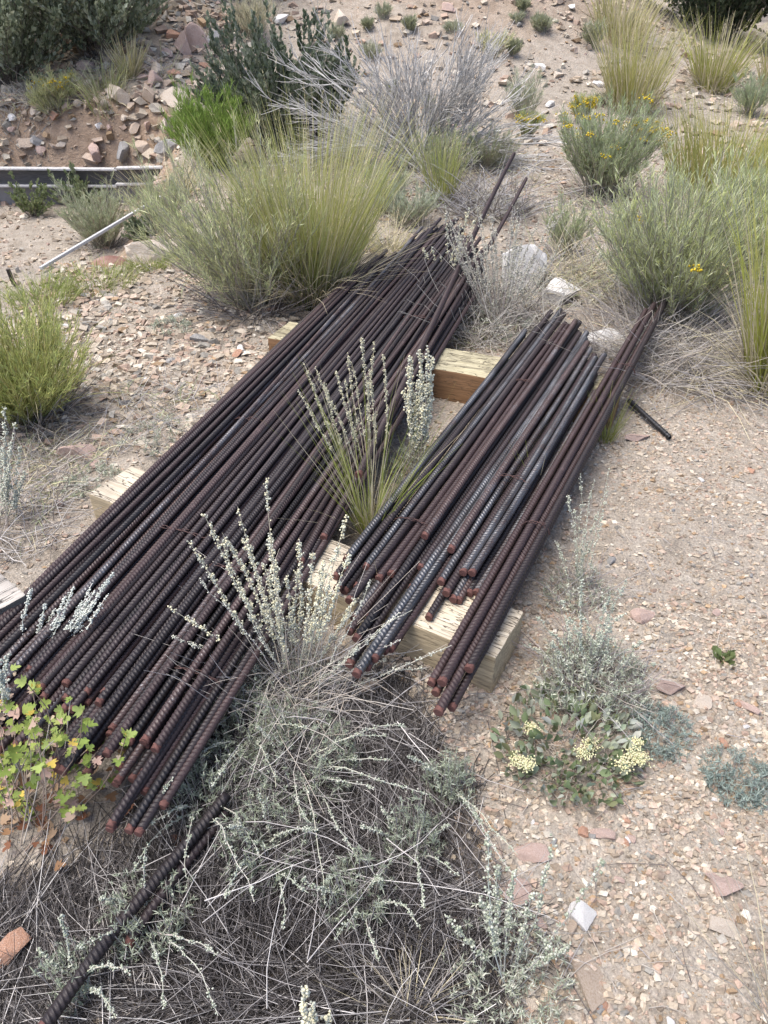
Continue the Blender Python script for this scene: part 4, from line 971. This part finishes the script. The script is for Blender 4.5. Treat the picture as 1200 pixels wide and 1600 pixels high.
# --- grass tuft and stalks between the piles
b = at(578, 842); o = bunchgrass(578, 842, 585, 13, 'green and straw grass tuft growing between the two piles', 120, .42, .12, .0030, [(.30, .35, .07), (.42, .44, .12), GS], [.45, .35, .2], straw=40)
b2 = at(588, 800); o = empty('sagebrush', b2, 'slender straw sage stalks rising over the long pile behind the grass tuft', 'sage', 'sage plants')
stalks(o, b2, tipsy([(482, 562), (497, 575), (520, 580), (538, 592), (545, 548), (562, 521), (588, 533), (513, 598), (600, 560), (552, 570), (470, 605), (575, 575)], b2[1] + .12, .06), .0027, ((.66, .62, .42), (.58, .56, .42)), nb=10, dens=7, t0=.52, brl=.026, stemc=(.56, .48, .30), thick=.0016)
b = at(650, 740); o = empty('sagebrush', b, 'dense cream sage clump between the piles near the stained timber', 'sage', 'sage plants')
stalks(o, b, tipsy([(636, 575), (645, 560), (655, 548), (668, 545), (672, 560), (640, 600), (652, 590), (663, 580), (677, 600), (630, 610), (648, 630), (670, 630), (660, 610)], b[1] + .06, .05), .0042, nb=14, dens=8, t0=.3, brl=.04)
cushion(o, b, .09, .14, 70); mb = MB(); grass_blades(mb, b, 60, .16, .06, .5, .2, .003, [(.28, .34, .08), GS]); mb.build('grass_blades', M_LEAF, o)
# --- dry stalks behind the stained timber
b = at(780, 520); o = empty('dry_forb', b, 'dense clump of dry grey stalks behind the stained timber', 'dry plant', 'dry stalks')
P = [(random.uniform(690, 885), random.uniform(315, 430)) for _ in range(64)]
stalks(o, b, tipsy(P, b[1] + .18, .22), .0042, ((.56, .54, .44), (.50, .49, .40), (.44, .41, .35)), (.36, .31, .27), 6, 3, .45, .05, .05, .0022)
mb = MB(); drystems(mb, b, 560, .28, .32, 1.1, [(.38, .35, .31), (.46, .43, .38), DARKD, (.56, .53, .46)], .0018); mb.build('dead_stems', M_STEM, o); cushion(o, b, .20, .14, 60, ((.38, .42, .34), SILVER), .02)
b = at(700, 470); o = empty('sagebrush', b, 'few pale sage stalks standing up through the rear of the long pile', 'sage', 'sage plants')
stalks(o, b, tipsy([(663, 390), (675, 385), (695, 330), (718, 350), (731, 322), (742, 335), (690, 400), (710, 380)], b[1] + .12, .06), .0044, nb=8, dens=6, t0=.2, thick=.0018)
# --- right side sages
b = at(905, 935); o = empty('sagebrush', b, 'thin pale sage right of the short pile, upper of the row', 'sage', 'sage plants')
stalks(o, b, tipsy([(880, 770), (905, 740), (925, 750), (945, 765), (895, 800), (960, 720), (935, 800), (870, 850), (915, 830)], b[1] + .10, .05), .0026, ((.50, .51, .38), SILVER), (.46, .44, .36), 6, 5, .3, .06, .03, .0011)
mb = MB(); drystems(mb, b, 110, .09, .16, .9, [DEADG, DRY], .0011); mb.build('dead_stems', M_STEM, o); cushion(o, b, .10, .09, 60)
b = at(920, 1075); o = empty('sagebrush', b, 'grey green sage with arching stalks just above the buckwheat', 'sage', 'sage plants')
stalks(o, b, tipsy([(840, 970), (870, 940), (905, 905), (950, 960), (975, 900), (985, 960), (930, 930), (815, 1010), (1030, 1040), (890, 960), (1000, 1000), (965, 925), (860, 1000), (940, 985), (915, 965)], b[1] + .07, .05), .0026, ((.44, .49, .38), SILVER), (.42, .41, .35), 8, 6, .25, .10, .024, .0012, bow=.25)
mb = MB(); drystems(mb, b, 240, .11, .19, .8, [DEADG, DRY, (.24, .2, .2)], .0011); mb.build('dead_stems', M_STEM, o); cushion(o, b, .13, .15, 260)
def cush(px, py, rpx, h, n, label, **kw):
    b = at(px, py); o = empty('sage_cushion', b, label, 'sage', 'sage cushions'); cushion(o, b, rpx * mpp(b), h, n, **kw); return o
BG = ((.26, .32, .28), (.33, .39, .34))
cush(1030, 1150, 48, .07, 110, 'blue grey sage cushion right of the buckwheat', col=BG)
cush(1152, 1222, 50, .06, 120, 'blue grey sage cushion alone at the right edge', col=BG)
cush(268, 516, 30, .07, 40, 'tiny grey sage tuft on the left gravel slope', col=(SAGE, SILVER), fr=.016)
cush(150, 760, 45, .07, 60, 'low grey sage beside the left end of the pale timber', fr=.014)
cush(250, 690, 60, .06, 50, 'sparse grey sage between the left gravel and the long pile', fr=.014)
cush(1015, 545, 26, .10, 40, 'small sage sprig at the rear right of the short pile', fr=.016)
b = at(1132, 1030); o = empty('seedling', b, 'tiny green seedling alone on the right gravel', 'seedling'); mb = MB(); n = 26; D = nrm(runit(n) * [1, 1, .3] + [0, 0, .9])
stamp(mb, OVAL_V, OVAL_F, np.tile(b, (n, 1)) + .012 * rng.standard_normal((n, 3)) * [1, 1, .2], frame(D, runit(n)), .026 * rng.uniform(.6, 1.2, n), jit((.16, .2, .08), n)); mb.build('leaves', M_LEAF, o)
bunchgrass(945, 690, 600, 14, 'thin green grass tuft at the right edge of the short pile', 60, .35, .1, .003, [(.30, .33, .09), GY], straw=20)
bunchgrass(835, 790, 695, 6, 'few grass blades poking up through the short pile', 14, .3, .1, .003, [(.34, .36, .12), GS], straw=0)
bunchgrass(1215, 1590, 1330, 30, 'sparse dry grass stems leaning in at the bottom right edge', 46, .35, .15, .0018, [GS, DRY, (.5, .47, .4)], straw=16, asym=(-.25, .15))

LEAF_MESH = {}
def leaf_parts(o, TV, TF, cen, Rm, size, cols, p, name='leaf'):
    # leaves big enough to pick out one by one: shared meshes, one object each
    n = len(cen); ci = rng.choice(len(cols), n, p=p)
    for q in range(n):
        key = (id(TV), tuple(cols[ci[q]]), q % 2)
        if key not in LEAF_MESH:
            m_ = MB(); m_.add(TV * [1 + .15 * (q % 2), 1, 1 + q % 2], TF, jit(cols[ci[q]], 1, .08)[0]); LEAF_MESH[key] = m_.mesh(name, M_LEAF)
        l = bpy.data.objects.new(name, LEAF_MESH[key]); C.objects.link(l); l.parent = o
        M4 = Matrix([[*(Rm[q, i_] * size[q]), cen[q, i_] - o.location[i_]] for i_ in range(3)] + [[0, 0, 0, 1]]); l.matrix_local = M4
# --- buckwheat with cream flower heads
b = at(885, 1165); o = empty('buckwheat', b, 'low paddle leaved plant with cream flower heads beside the gravel', 'wildflower')
mpx = mpp(b); n = 620; P0, out, q = disc(n, 108 * mpx, b[0], b[1]); P0[:, 1] = b[1] + (P0[:, 1] - b[1]) * 1.05; P0[:, 2] = gz(P0[:, 0], P0[:, 1]) + rng.uniform(.008, .055, n) * (1 - .5 * q)
D = nrm(out * .5 + .6 * runit(n) * [1, 1, .4] + [0, 0, .75]); mb = MB(); BWC = [(.18, .22, .11), (.33, .36, .27), (.46, .48, .40), (.25, .28, .17)]
fr_ = frame(D, runit(n)); sz = .028 * rng.uniform(.5, 1.3, n); od_ = np.argsort(-sz); big_, rest_ = od_[:290], od_[290:]
leaf_parts(o, SPAT_V, OVAL_F, P0[big_], fr_[big_], sz[big_], BWC, [.34, .28, .18, .2])
stamp(mb, SPAT_V, OVAL_F, P0[rest_], fr_[rest_], sz[rest_], pick(BWC, len(rest_), [.3, .3, .2, .2])); mb.build('leaves', M_LEAF, o)
mb = MB(); drystems(mb, b, 160, 95 * mpx, .06, .5, [DARKD, (.2, .17, .14), DRY], .0014); mb.build('stems', M_STEM, o)
for (px, py, s) in [(830, 1138, 12), (808, 1188, 12), (825, 1194, 11), (912, 1176, 13), (925, 1162, 11), (995, 1160, 9), (1000, 1184, 13), (975, 1194, 13), (990, 1180, 12)]:
    c = aty(px, py, b[1] + (1165 - py) * mpx * 1.25 - .03); mb = MB(); k = 190; cc = c + rng.standard_normal((k, 3)) * s * mpx * [.48, .48, .26]
    buds(mb, cc, .0024 * rng.uniform(.7, 1.3, k), jit((.72, .69, .42), k, .08)); h = mb.build('flower_head', M_FLOWER, o)
    mb = MB(); g = np.array([c[0] * .7 + b[0] * .3, c[1] * .7 + b[1] * .3, b[2]]); tubes(mb, np.linspace(g, c, 4)[None], .0013, .001, (.3, .28, .18)); s_ = mb.build('flower_stalk', M_STEM, o)

# --- currant bush, bottom left
b = at(50, 1275); o = empty('currant_bush', b, 'leafy yellow green currant bush in front of the long pile at left', 'shrub')
n = 40; tg = []
for _ in range(n):
    tg.append(aty(random.uniform(-40, 130), random.uniform(1080, 1300), b[1] + random.uniform(-.08, .16)))
for q in [(200, 1150), (140, 1140), (165, 1160), (210, 1165), (150, 1190), (130, 1170), (40, 1060), (50, 1075), (80, 1120), (140, 1230), (110, 1260), (20, 1330), (60, 1300), (5, 1320)]: tg.append(aty(*q, b[1] + random.uniform(-.02, .12)))
tg = np.array(tg); tg[:, 2] = np.maximum(tg[:, 2], .02); n = len(tg); P0 = np.tile(b, (n, 1)) + rng.standard_normal((n, 3)) * [.04, .04, 0]; D = tg - P0; L = np.linalg.norm(D, axis=1)
cv = .3 * runit(n); st = poly(P0, D / L[:, None] - cv, L, cv, 6, .04); mb = MB(); tubes(mb, st, .0017, .0010, pick([(.34, .28, .22), (.42, .38, .32), (.25, .19, .15)], n)); mb.build('stems', M_STEM, o)
br, _, _ = kids(st, 4, .45, 1, .035, .7, .3); c = np.concatenate([br[:, -1], br[:, 2], st[:, -1], st[:, -1]]); m = len(c); D = nrm(runit(m) * [1, 1, .35] + [0, 0, .1])
CRC = [(.24, .30, .07), (.34, .38, .11), (.18, .25, .055), (.60, .46, .10), (.55, .43, .30)]; CRP = [.32, .28, .12, .08, .20]
fr_ = frame(D, runit(m) * .6 + np.array([0, -.35, .9])); sz = .0165 * rng.uniform(.45, 1.3, m); od_ = np.argsort(-sz); big_, rest_ = od_[:295], od_[295:]
leaf_parts(o, LOBE_V, LOBE_F, c[big_], fr_[big_], sz[big_], CRC, CRP)
if len(rest_): mb = MB(); stamp(mb, LOBE_V, LOBE_F, c[rest_], fr_[rest_], sz[rest_], pick(CRC, len(rest_), CRP)); mb.build('leaves', M_LEAF, o)
mb = MB(); k = 70; x = b[0] + rng.normal(.03, .09, k); y = b[1] + rng.normal(.02, .07, k); c = np.stack([x, y, gz(x, y) + .01 + .02 * rng.random(k)], 1)
stamp(mb, LOBE_V, LOBE_F, c, frame(runit(k) * [1, 1, .25], np.tile([0, 0, 1.], (k, 1)) + .4 * runit(k)), .022 * rng.uniform(.6, 1.2, k), pick([(.20, .09, .05), (.26, .15, .08), (.4, .28, .18)], k)); mb.build('fallen_leaves', M_LEAF, o)

# --- left shrub and strip
brush(45, 655, 455, 105, 'yellow green wispy shrub at the left edge beside the gravel', n=230, per=6, lvs=20, leafL=.032, leafW=.0024, cols=((.33, .36, .11), (.28, .33, .12), (.42, .42, .16)), stemc=(.36, .35, .14), fan=.95, dead=360, lift=.2)
b = at(40, 640); o = bunchgrass(60, 640, 470, 50, 'long yellow grass blades bending out of the left shrub', 110, .8, .45, .003, [(.42, .42, .14), GS], straw=90)
b = at(5, 830); o = empty('sagebrush', b, 'pale sage stalks cut by the left edge beside the dry twigs', 'sage', 'sage plants')
stalks(o, b, tipsy([(8, 630), (22, 660), (-6, 650), (30, 700), (15, 690), (38, 740), (0, 700)], b[1] + .08, .06), .0036, (SILVER, (.46, .48, .38)), nb=12, dens=7, t0=.25, brl=.04)
mb = MB(); drystems(mb, b, 180, .22, .22, .5, [DEADG, (.48, .45, .41), DARKD], .0014); mb.build('dead_stems', M_STEM, o)
b = at(265, 660); o = empty('dry_forb', b, 'sparse dry grey stems by the left edge of the long pile', 'dry plant', 'dry stalks')
mb = MB(); drystems(mb, b, 90, .30, .25, .8, [DEADG, (.5, .48, .44)], .0012); mb.build('stems', M_STEM, o)
for (px, py, r, h, lab) in [(150, 445, 60, .12, 'low bright green weeds along the crest behind the left shrub'), (235, 418, 34, .09, 'low green weeds in front of the pale slab'), (70, 470, 50, .16, 'fresh green weeds at the back of the left shrub')]:
    b = at(px, py); o = empty('weed_patch', b, lab, 'weeds', 'green weeds'); mb = MB(); grass_blades(mb, b, 420, h, r * mpp(b), .6, .3, .004, [(.26, .32, .08), (.33, .37, .12), (.38, .38, .18)]); mb.build('blades', M_LEAF, o)

# --- the big brush and grass behind the long pile
brush(400, 478, 215, 125, 'large grey green rabbitbrush beside the rear timber end', n=170, per=6, lvs=24, leafL=.042, leafW=.003, cols=((.40, .42, .21), (.50, .50, .28), (.33, .37, .18)), fan=.95, dead=320, asym=(-.10, 0))
bunchgrass(488, 470, 152, 50, 'large yellow green bunchgrass standing over the rear of the long pile', 1500, .36, .13, .0050, [(.43, .44, .14), (.52, .51, .20), (.62, .56, .36), (.34, .37, .13)], [.32, .30, .26, .12], heads=90, straw=700)
brush(640, 350, 285, 60, 'low grey sage shrub between the big bunchgrass and the long pile', 'sage_shrub', n=70, per=5, lvs=20, leafL=.03, cols=((.33, .36, .27), (.30, .34, .22)), dead=90)
bunchgrass(690, 320, 190, 16, 'narrow green grass clump behind the rear ends of the long pile', 160, .25, .1, .005, [(.30, .34, .10), GY], straw=50)
brush(690, 290, 190, 70, 'olive green low shrub in front of the dead bush', n=60, per=5, lvs=18, leafL=.035, cols=((.29, .32, .15), (.33, .35, .2)), dead=60)
# --- dead grey bush
b = at(655, 262); o = empty('dead_bush', b, 'large silvery dead bush with bare spreading branches behind the piles', 'dead bush')
mp_ = mpp(b); Hd = height_to(b, 55); n = 60; az = np.repeat(np.array([1.0, 2.6, .3, 3.4, 2.95, -.25, .2, 4.0, 5.4, 3.3, 3.1, .0]), 5) + rng.normal(0, .25, n); ds = np.stack([np.cos(az), .55 * np.sin(az), 0 * az], 1)
lean = np.repeat(np.array([.25, .5, .8, 1.1, 1.4, 1.7, 2.0, .35, .65, 1.25, 1.9, .9]), 5) * rng.uniform(.75, 1.25, n); D = nrm(ds * lean[:, None] + [0, 0, 1.0]); L = Hd * rng.uniform(.55, 1.0, n) * (1 + .35 * (lean > 1.0)); cv = np.stack([0 * az, 0 * az, rng.uniform(-.2, .2, n) - .38 * np.clip(lean - .7, 0, 1.2)], 1) + .22 * runit(n)
P0 = np.tile(b, (n, 1)) + rng.standard_normal((n, 3)) * [.08, .08, 0]
st = poly(P0, D, L, cv, 8, .16); br, _, _ = kids(st, 9, .15, .95, Hd * .38, .5, .05, .3, 6, .14, .4); tw, _, _ = kids(br, 5, .25, .95, Hd * .17, .5, 0, .2, 4, .06)
DB = [(.52, .50, .465), (.64, .615, .57), (.38, .36, .335)]
for q in (st, br, tw): q[..., 2] = np.maximum(q[..., 2], gz(q[..., 0], q[..., 1]) + .01)
mb = MB(); tubes(mb, st, .009, .003, pick(DB, n)); mb.build('branches', M_STEM, o)
mb = MB(); tubes(mb, br, .0042, .002, pick(DB, len(br))); tubes(mb, tw, .0026, .0014, pick(DB, len(tw))); mb.build('twigs', M_STEM, o)
b = at(755, 330); o = empty('dry_forb', b, 'grey dry tangle beside the stray bar end behind the long pile', 'dry plant', 'dry stalks')
mb = MB(); drystems(mb, b, 520, .34, .42, .9, [DEADG, (.45, .44, .44), DARKD, (.38, .36, .3)], .0024); mb.build('stems', M_STEM, o)
brush(600, 330, 250, 55, 'grey green weeds under the left side of the dead bush', n=60, per=5, lvs=18, leafL=.04, cols=((.30, .34, .2), (.36, .38, .26)), dead=120)
brush(760, 265, 195, 60, 'olive weeds under the right arm of the dead bush', n=60, per=5, lvs=16, leafL=.04, cols=((.27, .30, .17), (.33, .34, .22)), dead=120)
bunchgrass(610, 395, 300, 30, 'straw coloured grass drooping over the rear edge of the long pile', 150, .8, .4, .004, [GS, (.46, .44, .2)], straw=120)
brush(880, 400, 300, 45, 'thin green weeds left of the wide rabbitbrush', n=40, per=5, lvs=16, leafL=.04, cols=((.30, .34, .18),), dead=80)
brush(1170, 180, 120, 40, 'grey green low bush below the top right bunchgrass', n=50, per=5, lvs=16, leafL=.06, leafW=.005, cols=((.26, .30, .18),), dead=40)
# --- shrubs left rear
brush(335, 262, 128, 62, 'bright green broom like shrub on the slope below the ridge', 'green_shrub', n=190, per=6, lvs=20, leafL=.055, leafW=.005, cols=((.17, .25, .05), (.22, .31, .07), (.13, .19, .04)), stemc=(.2, .25, .08), fan=.9, group=None, sub=.3, lift=.6)
def leafy(px, py, top, half, label, cols, n=60, per=7, lv=40, leafL=.06, name='leafy_shrub', group='dark leafy shrubs', fan=.95, base=None):
    return brush(px, py, top, half, label, name, 'shrub', n, per, lv, leafL, .03, cols, (.16, .14, .12), fan, group=group, flat_leaf=True, sub=.5, base=base)
DK = ((.085, .115, .06), (.12, .15, .085), (.055, .08, .04), (.19, .22, .15))
leafy(440, 232, 15, 125, 'grey green leafy shrub left of the dead bush', ((.17, .20, .13), (.24, .26, .19), (.11, .14, .08)), 130, 7, 44, .040)
leafy(505, 215, 70, 55, 'smaller dark leafy shrub behind the left arm of the dead bush', DK, 50, 6, 40, .045)
brush(395, 60, -10, 45, 'pale dry tufted shrub on the crest above the leafy shrub', 'dry_shrub', n=90, per=5, lvs=14, leafL=.06, leafW=.005, cols=((.40, .38, .26), (.45, .42, .3)), group=None)
brush(90, 172, 118, 48, 'yellow flowering snakeweed on top of the cut bank', 'snakeweed', n=80, per=5, lvs=16, leafL=.06, leafW=.006, cols=((.30, .32, .16), (.36, .36, .2)), flowers=(.62, .46, .03), nfl=46, group=None)
bunchgrass(205, 122, 42, 14, 'dry bunchgrass on the bank left of the ridge spire', 170, .45, .15, .010, [GS, (.42, .39, .2)], straw=60)
bunchgrass(165, 150, 80, 30, 'pale weedy grass behind the perched boulder', 140, .5, .2, .009, [(.42, .42, .25), (.33, .36, .15)], straw=80)
bunchgrass(30, 185, 150, 60, 'grey dry grass along the left top of the cut bank', 260, .7, .3, .008, [(.36, .35, .33), (.42, .4, .36)], straw=100)
# weeds before the boards
leafy(55, 340, 275, 34, 'small green bush against the dark boards at far left', ((.20, .25, .11), (.27, .31, .16)), 26, 5, 22, .032, group='bench weeds')
leafy(135, 330, 262, 44, 'leafy green weed in front of the dark boards', ((.19, .24, .11), (.26, .30, .17)), 32, 5, 22, .032, group='bench weeds')
brush(160, 385, 285, 75, 'grey green rabbitbrush in the middle of the lower bench', n=110, per=5, lvs=20, leafL=.045, leafW=.004, cols=((.30, .33, .20), (.24, .28, .17), (.38, .40, .27)), dead=120)
leafy(240, 372, 335, 40, 'dark leafy weed left of the pale slab', ((.18, .22, .12), (.26, .29, .19)), 40, 5, 26, .035, group='bench weeds')
bunchgrass(270, 330, 215, 30, 'dry straw grass left of the big rabbitbrush', 240, .55, .2, .006, [GS, (.40, .38, .18)], straw=60)
brush(262, 355, 270, 45, 'olive weed between the dry straw grass and the pole', n=60, per=5, lvs=18, leafL=.04, cols=((.27, .31, .15), (.33, .35, .2)))
# --- right side
bunchgrass(765 + 220, 172, 10, 34, 'tall golden bunchgrass on the slope, larger of the two at the top', 520, .30, .14, .009, [(.46, .44, .16), (.40, .40, .13), GS], heads=60, straw=150)
bunchgrass(968, 60, -60, 40, 'golden grass at the very top behind the tall bunchgrass', 300, .35, .2, .012, [(.48, .45, .2), GS], straw=60)
bunchgrass(1112, 142, 8, 26, 'yellow green bunchgrass near the top right, dark at its base', 360, .42, .18, .010, [(.40, .41, .12), (.33, .35, .09), GS], heads=30, straw=120)
bunchgrass(1203, 138, 40, 16, 'yellow green grass clump cut by the top right edge', 200, .38, .18, .009, [(.40, .41, .12), GS], straw=40)
bunchgrass(1125, 305, 140, 75, 'broad yellow green bunchgrass right of the flowering shrub', 800, .34, .14, .007, [(.36, .38, .12), (.42, .42, .14), (.50, .44, .16)], straw=120)
YF = (.60, .45, .04)
brush(938, 305, 155, 92, 'blue green rabbitbrush with yellow flowers on the right slope', n=170, per=6, lvs=22, leafL=.05, leafW=.0042, cols=((.27, .31, .18), (.34, .37, .23), (.26, .31, .14)), flowers=YF, nfl=60, dead=90)
brush(1045, 500, 262, 140, 'wide grey green rabbitbrush behind the right end of the short pile', n=260, per=6, lvs=22, leafL=.045, leafW=.0036, cols=((.34, .37, .21), (.42, .44, .27), (.38, .41, .17)), flowers=YF, nfl=8, dead=260)
brush(1150, 425, 245, 95, 'green rabbitbrush between the wide one and the tall edge grass', n=160, per=6, lvs=20, leafL=.045, leafW=.0036, cols=((.28, .33, .16), (.36, .38, .18)), dead=60)
brush(1000, 225, 182, 32, 'small yellow flowering snakeweed behind the blue green rabbitbrush', 'snakeweed', n=50, per=5, lvs=12, leafL=.045, leafW=.005, cols=((.32, .33, .14),), flowers=YF, nfl=60, group='small snakeweeds')
brush(906, 192, 145, 20, 'small snakeweed with a yellow top above the blue green rabbitbrush', 'snakeweed', n=36, per=5, lvs=12, leafL=.045, leafW=.005, cols=((.30, .33, .14),), flowers=YF, nfl=60, group='small snakeweeds')
brush(822, 222, 165, 22, 'small yellow flowered weed at the right tip of the dead bush', 'snakeweed', n=36, per=5, lvs=12, leafL=.045, leafW=.005, cols=((.30, .34, .16),), flowers=YF, nfl=40, group='small snakeweeds')
brush(815, 190, 105, 30, 'thin grey green weed on the slope right of the dead bush', n=50, per=5, lvs=16, leafL=.05, cols=((.27, .31, .2), (.33, .35, .22)))
bunchgrass(1205, 610, 235, 40, 'very tall yellow green bunchgrass at the right edge', 520, .26, .12, .0055, [(.38, .40, .09), (.46, .45, .14), GS], [.45, .35, .2], heads=30, straw=260)
b = at(1120, 575); o = empty('dry_forb', b, 'fallen straw and dry stems under the tall right edge grass', 'dry plant', 'dry stalks')
mb = MB(); drystems(mb, b, 700, .34, .42, .35, [GS, DRY, (.36, .33, .29), DEADG], .0018); mb.build('stems', M_STEM, o)
b = at(1010, 560); o = empty('dry_forb', b, 'brown dry tangle at the rear end of the short pile', 'dry plant', 'dry stalks')
mb = MB(); drystems(mb, b, 800, .32, .40, .7, [DRY, (.30, .27, .25), DEADG, (.46, .43, .38)], .0017); mb.build('stems', M_STEM, o)
b = at(925, 450); o = empty('dry_forb', b, 'light dry grass between the white rocks and the wide rabbitbrush', 'dry plant', 'dry stalks')
mb = MB(); drystems(mb, b, 300, .30, .40, 1.0, [GS, (.46, .44, .34), DRY, (.36, .38, .22)], .0018); mb.build('stems', M_STEM, o)
b = at(1000, 475); o = empty('sagebrush', b, 'row of pale sage stalks in front of the wide rabbitbrush', 'sage', 'sage plants')
stalks(o, b, tipsy([(random.uniform(930, 1110), random.uniform(370, 430)) for _ in range(22)], b[1] + .1, .15), .005, ((.50, .52, .38), SILVER), nb=8, dens=6, t0=.3, thick=.0018, brl=.04)
b = at(880, 610 - 180); o = empty('dry_forb', b, 'dry weeds behind the white block of rock', 'dry plant', 'dry stalks')
mb = MB(); drystems(mb, b, 140, .25, .35, 1.1, [GS, DEADG], .002); mb.build('stems', M_STEM, o)
# small tufts on the mound
for (px, py, t, h_, lab) in [(843, 50, 24, 16, 'small olive tuft near the top of the mound'), (800, 88, 60, 14, 'small olive tuft right of the dead bush top'), (640, 50, 28, 12, 'dark little bush on the mound behind the dead bush'),
                             (575, 50, 30, 10, 'dark tuft high on the mound left of center'), (815, 22, -4, 16, 'green tuft at the top edge of the mound'), (770, 90, 45, 34, 'pale yellow flowering tuft behind the dead bush'),
                             (925, 75, 30, 20, 'grey dry tuft left of the golden grass')]:
    brush(px, py, t, h_, lab, 'hill_tuft', 'tuft', 34, 5, 14, .05, .007, ((.24, .26, .15), (.30, .30, .2)) if 'pale' not in lab else ((.45, .45, .25), (.5, .48, .3)), group='tufts on the mound')
for _ in range(16):
    x = random.uniform(-1.0, 3.4); y = random.uniform(8.5, 12.0); b = np.array([x, y, float(gz(x, y))]); pb_ = 800 - FPX * float((b + [0, 0, random.uniform(.12, .3)] - CP) @ UP) / float((b - CP) @ FW)
    brush(0, 0, pb_, random.uniform(10, 24), 'small sparse grey green tuft scattered on the mound slope', 'hill_tuft', 'tuft', 26, 4, 12, .05, .006, ((.26, .28, .18), (.34, .34, .24)), group='sparse tufts on the mound', base=b, dead=20)
# --- background shrubs and trees
TR = ((.06, .085, .045), (.085, .11, .06), (.04, .06, .03), (.13, .16, .10))
def gpt(x, y): return np.array([x, y, float(gz(x, y))])
def tree(x, y, H, R, label, cols=TR, n=46, lv=16, leafL=.10, group='trees behind the ridge', trunk=True, per=9):
    b = gpt(x, y); o = empty('tree', b, label, 'tree', group); az = rng.uniform(0, 6.283, n)
    tr = poly(b[None] - [0, 0, .1], np.array([[.05, 0, 1.]]), [H * .75], np.array([[.06, .05, 0]]), 7, .05)
    mb = MB(); tubes(mb, tr, .10 * H / 4, .03, (.09, .075, .06), sides=7)
    idx = np.zeros(n, int); p, tn = along(tr, idx, rng.uniform(.05, 1, n)); ds = np.stack([np.cos(az), np.sin(az), rng.uniform(-.05, .9, n)], 1)
    lb = poly(p, nrm(ds), R * rng.uniform(.6, 1.1, n), np.tile([0, 0, .15], (n, 1)), 6, .1); tubes(mb, lb, .028, .008, (.10, .085, .07)); mb.build('trunk', M_STEM, o, smooth=True)
    br, _, _ = kids(lb, per, .25, 1, R * .42, .7, .1, 0, 4, .1); ix = np.repeat(np.arange(len(br)), lv); c, tn = along(br, ix, rng.uniform(.1, 1, len(ix))); m = len(ix)
    c = c + .05 * rng.standard_normal((m, 3)); mb = MB(); stamp(mb, SMALL_V, SMALL_F, c, frame(nrm(tn + runit(m)), runit(m)), leafL * rng.uniform(.6, 1.3, m), pick(cols, m, amt=.2)); mb.build('crown', M_LEAF, o)
GRN = ((.21, .25, .16), (.29, .33, .23), (.13, .16, .095), (.36, .40, .30))
def bigbush(x, y, H, R_, label, cols=GRN, n=110, leafL=.055, group='bushes behind the bank'):
    b = gpt(x, y); m_ = (np.array([x, y, b[2]]) - CP) @ FW / FPX
    k = (b[1] * UP[1] + (b[2] + H - CAM_H) * UP[2]) / (b[1] * FW[1] + (b[2] + H - CAM_H) * FW[2])
    return leafy(0, 0, 800 - FPX * k, R_ / m_, label, cols, n, 8, 40, leafL, name='bush', group=group, fan=1.0, base=b)
DG = ((.09, .125, .055), (.13, .17, .08), (.055, .08, .035))
bigbush(-4.1, 9.35, 1.9, 1.25, 'grey green bush cut by the left edge behind the cut bank', n=130)
bigbush(-3.05, 9.55, 1.7, 1.1, 'grey green bush behind the yellow flowering snakeweed', n=130)
bigbush(-4.9, 10.9, 2.4, 1.2, 'darker bush behind the leftmost grey green bush', TR, 110, .07)
bigbush(-3.4, 11.6, 2.3, 1.1, 'shadowy dark bush between the grey green bush and the ridge', TR, 110, .07)
bigbush(-2.2, 12.4, 2.4, 1.15, 'dark green bush right behind the ridge spire', DG, 140, .06)
bigbush(-2.3, 11.4, 1.9, 1.0, 'leafy green bush left of the ridge spire', GRN, 130, .055)
bigbush(-1.45, 11.9, 1.5, .8, 'olive green bush on the crest above the leafy shrub', GRN, 90, .055)
bigbush(-1.2, 13.6, 2.4, 1.2, 'dark green bush above the grey green leafy shrub', DG, 100, .07)
bigbush(3.5, 13.6, 2.0, 1.1, 'dark bush behind the top of the mound', DG, 80, .08)
bigbush(4.7, 12.6, 2.0, 1.1, 'dark bush behind the top right bunchgrass', TR, 110, .07)
bigbush(5.9, 12.0, 2.2, 1.2, 'dark bush at the top right corner', TR, 110, .07)
tree(-6.6, 13.4, 3.6, 1.7, 'tall dark tree behind the leftmost bush')
tree(-4.6, 15.5, 4.0, 1.8, 'tall dark tree far behind the left bushes')
tree(6.0, 17.0, 4.0, 1.9, 'tall dark tree behind the top right bushes')
tree(1.0, 20, 4, 2, 'tall dark tree far behind the mound')
tree(-2.5, 18, 4.5, 2.1, 'tall dark tree far behind the ridge')
# scrub on the hillside far behind, one mass
mb = MB(); n = 9000; x = rng.uniform(-60, 60, n); y = rng.uniform(21, 90, n); z = gz(x, y)
hgt_ = rng.uniform(.2, 2.4, n); stamp(mb, SMALL_V, SMALL_F, np.stack([x, y, z + hgt_ * rng.random(n)], 1), rotm(n), rng.uniform(.5, 1.6, n), pick(TR, n)); 
tag(mb.build('scrub_forest', M_LEAF), 'dark scrub covering the hillside far behind', 'scrub', kind='stuff')
print('auto stones', n_auto, 'objects', len(bpy.data.objects), 'tris', sum(len(o.data.polygons) for o in bpy.data.objects if o.type == 'MESH' and o.name.split('.')[0] not in ('rebar', 'stone', 'rock')))
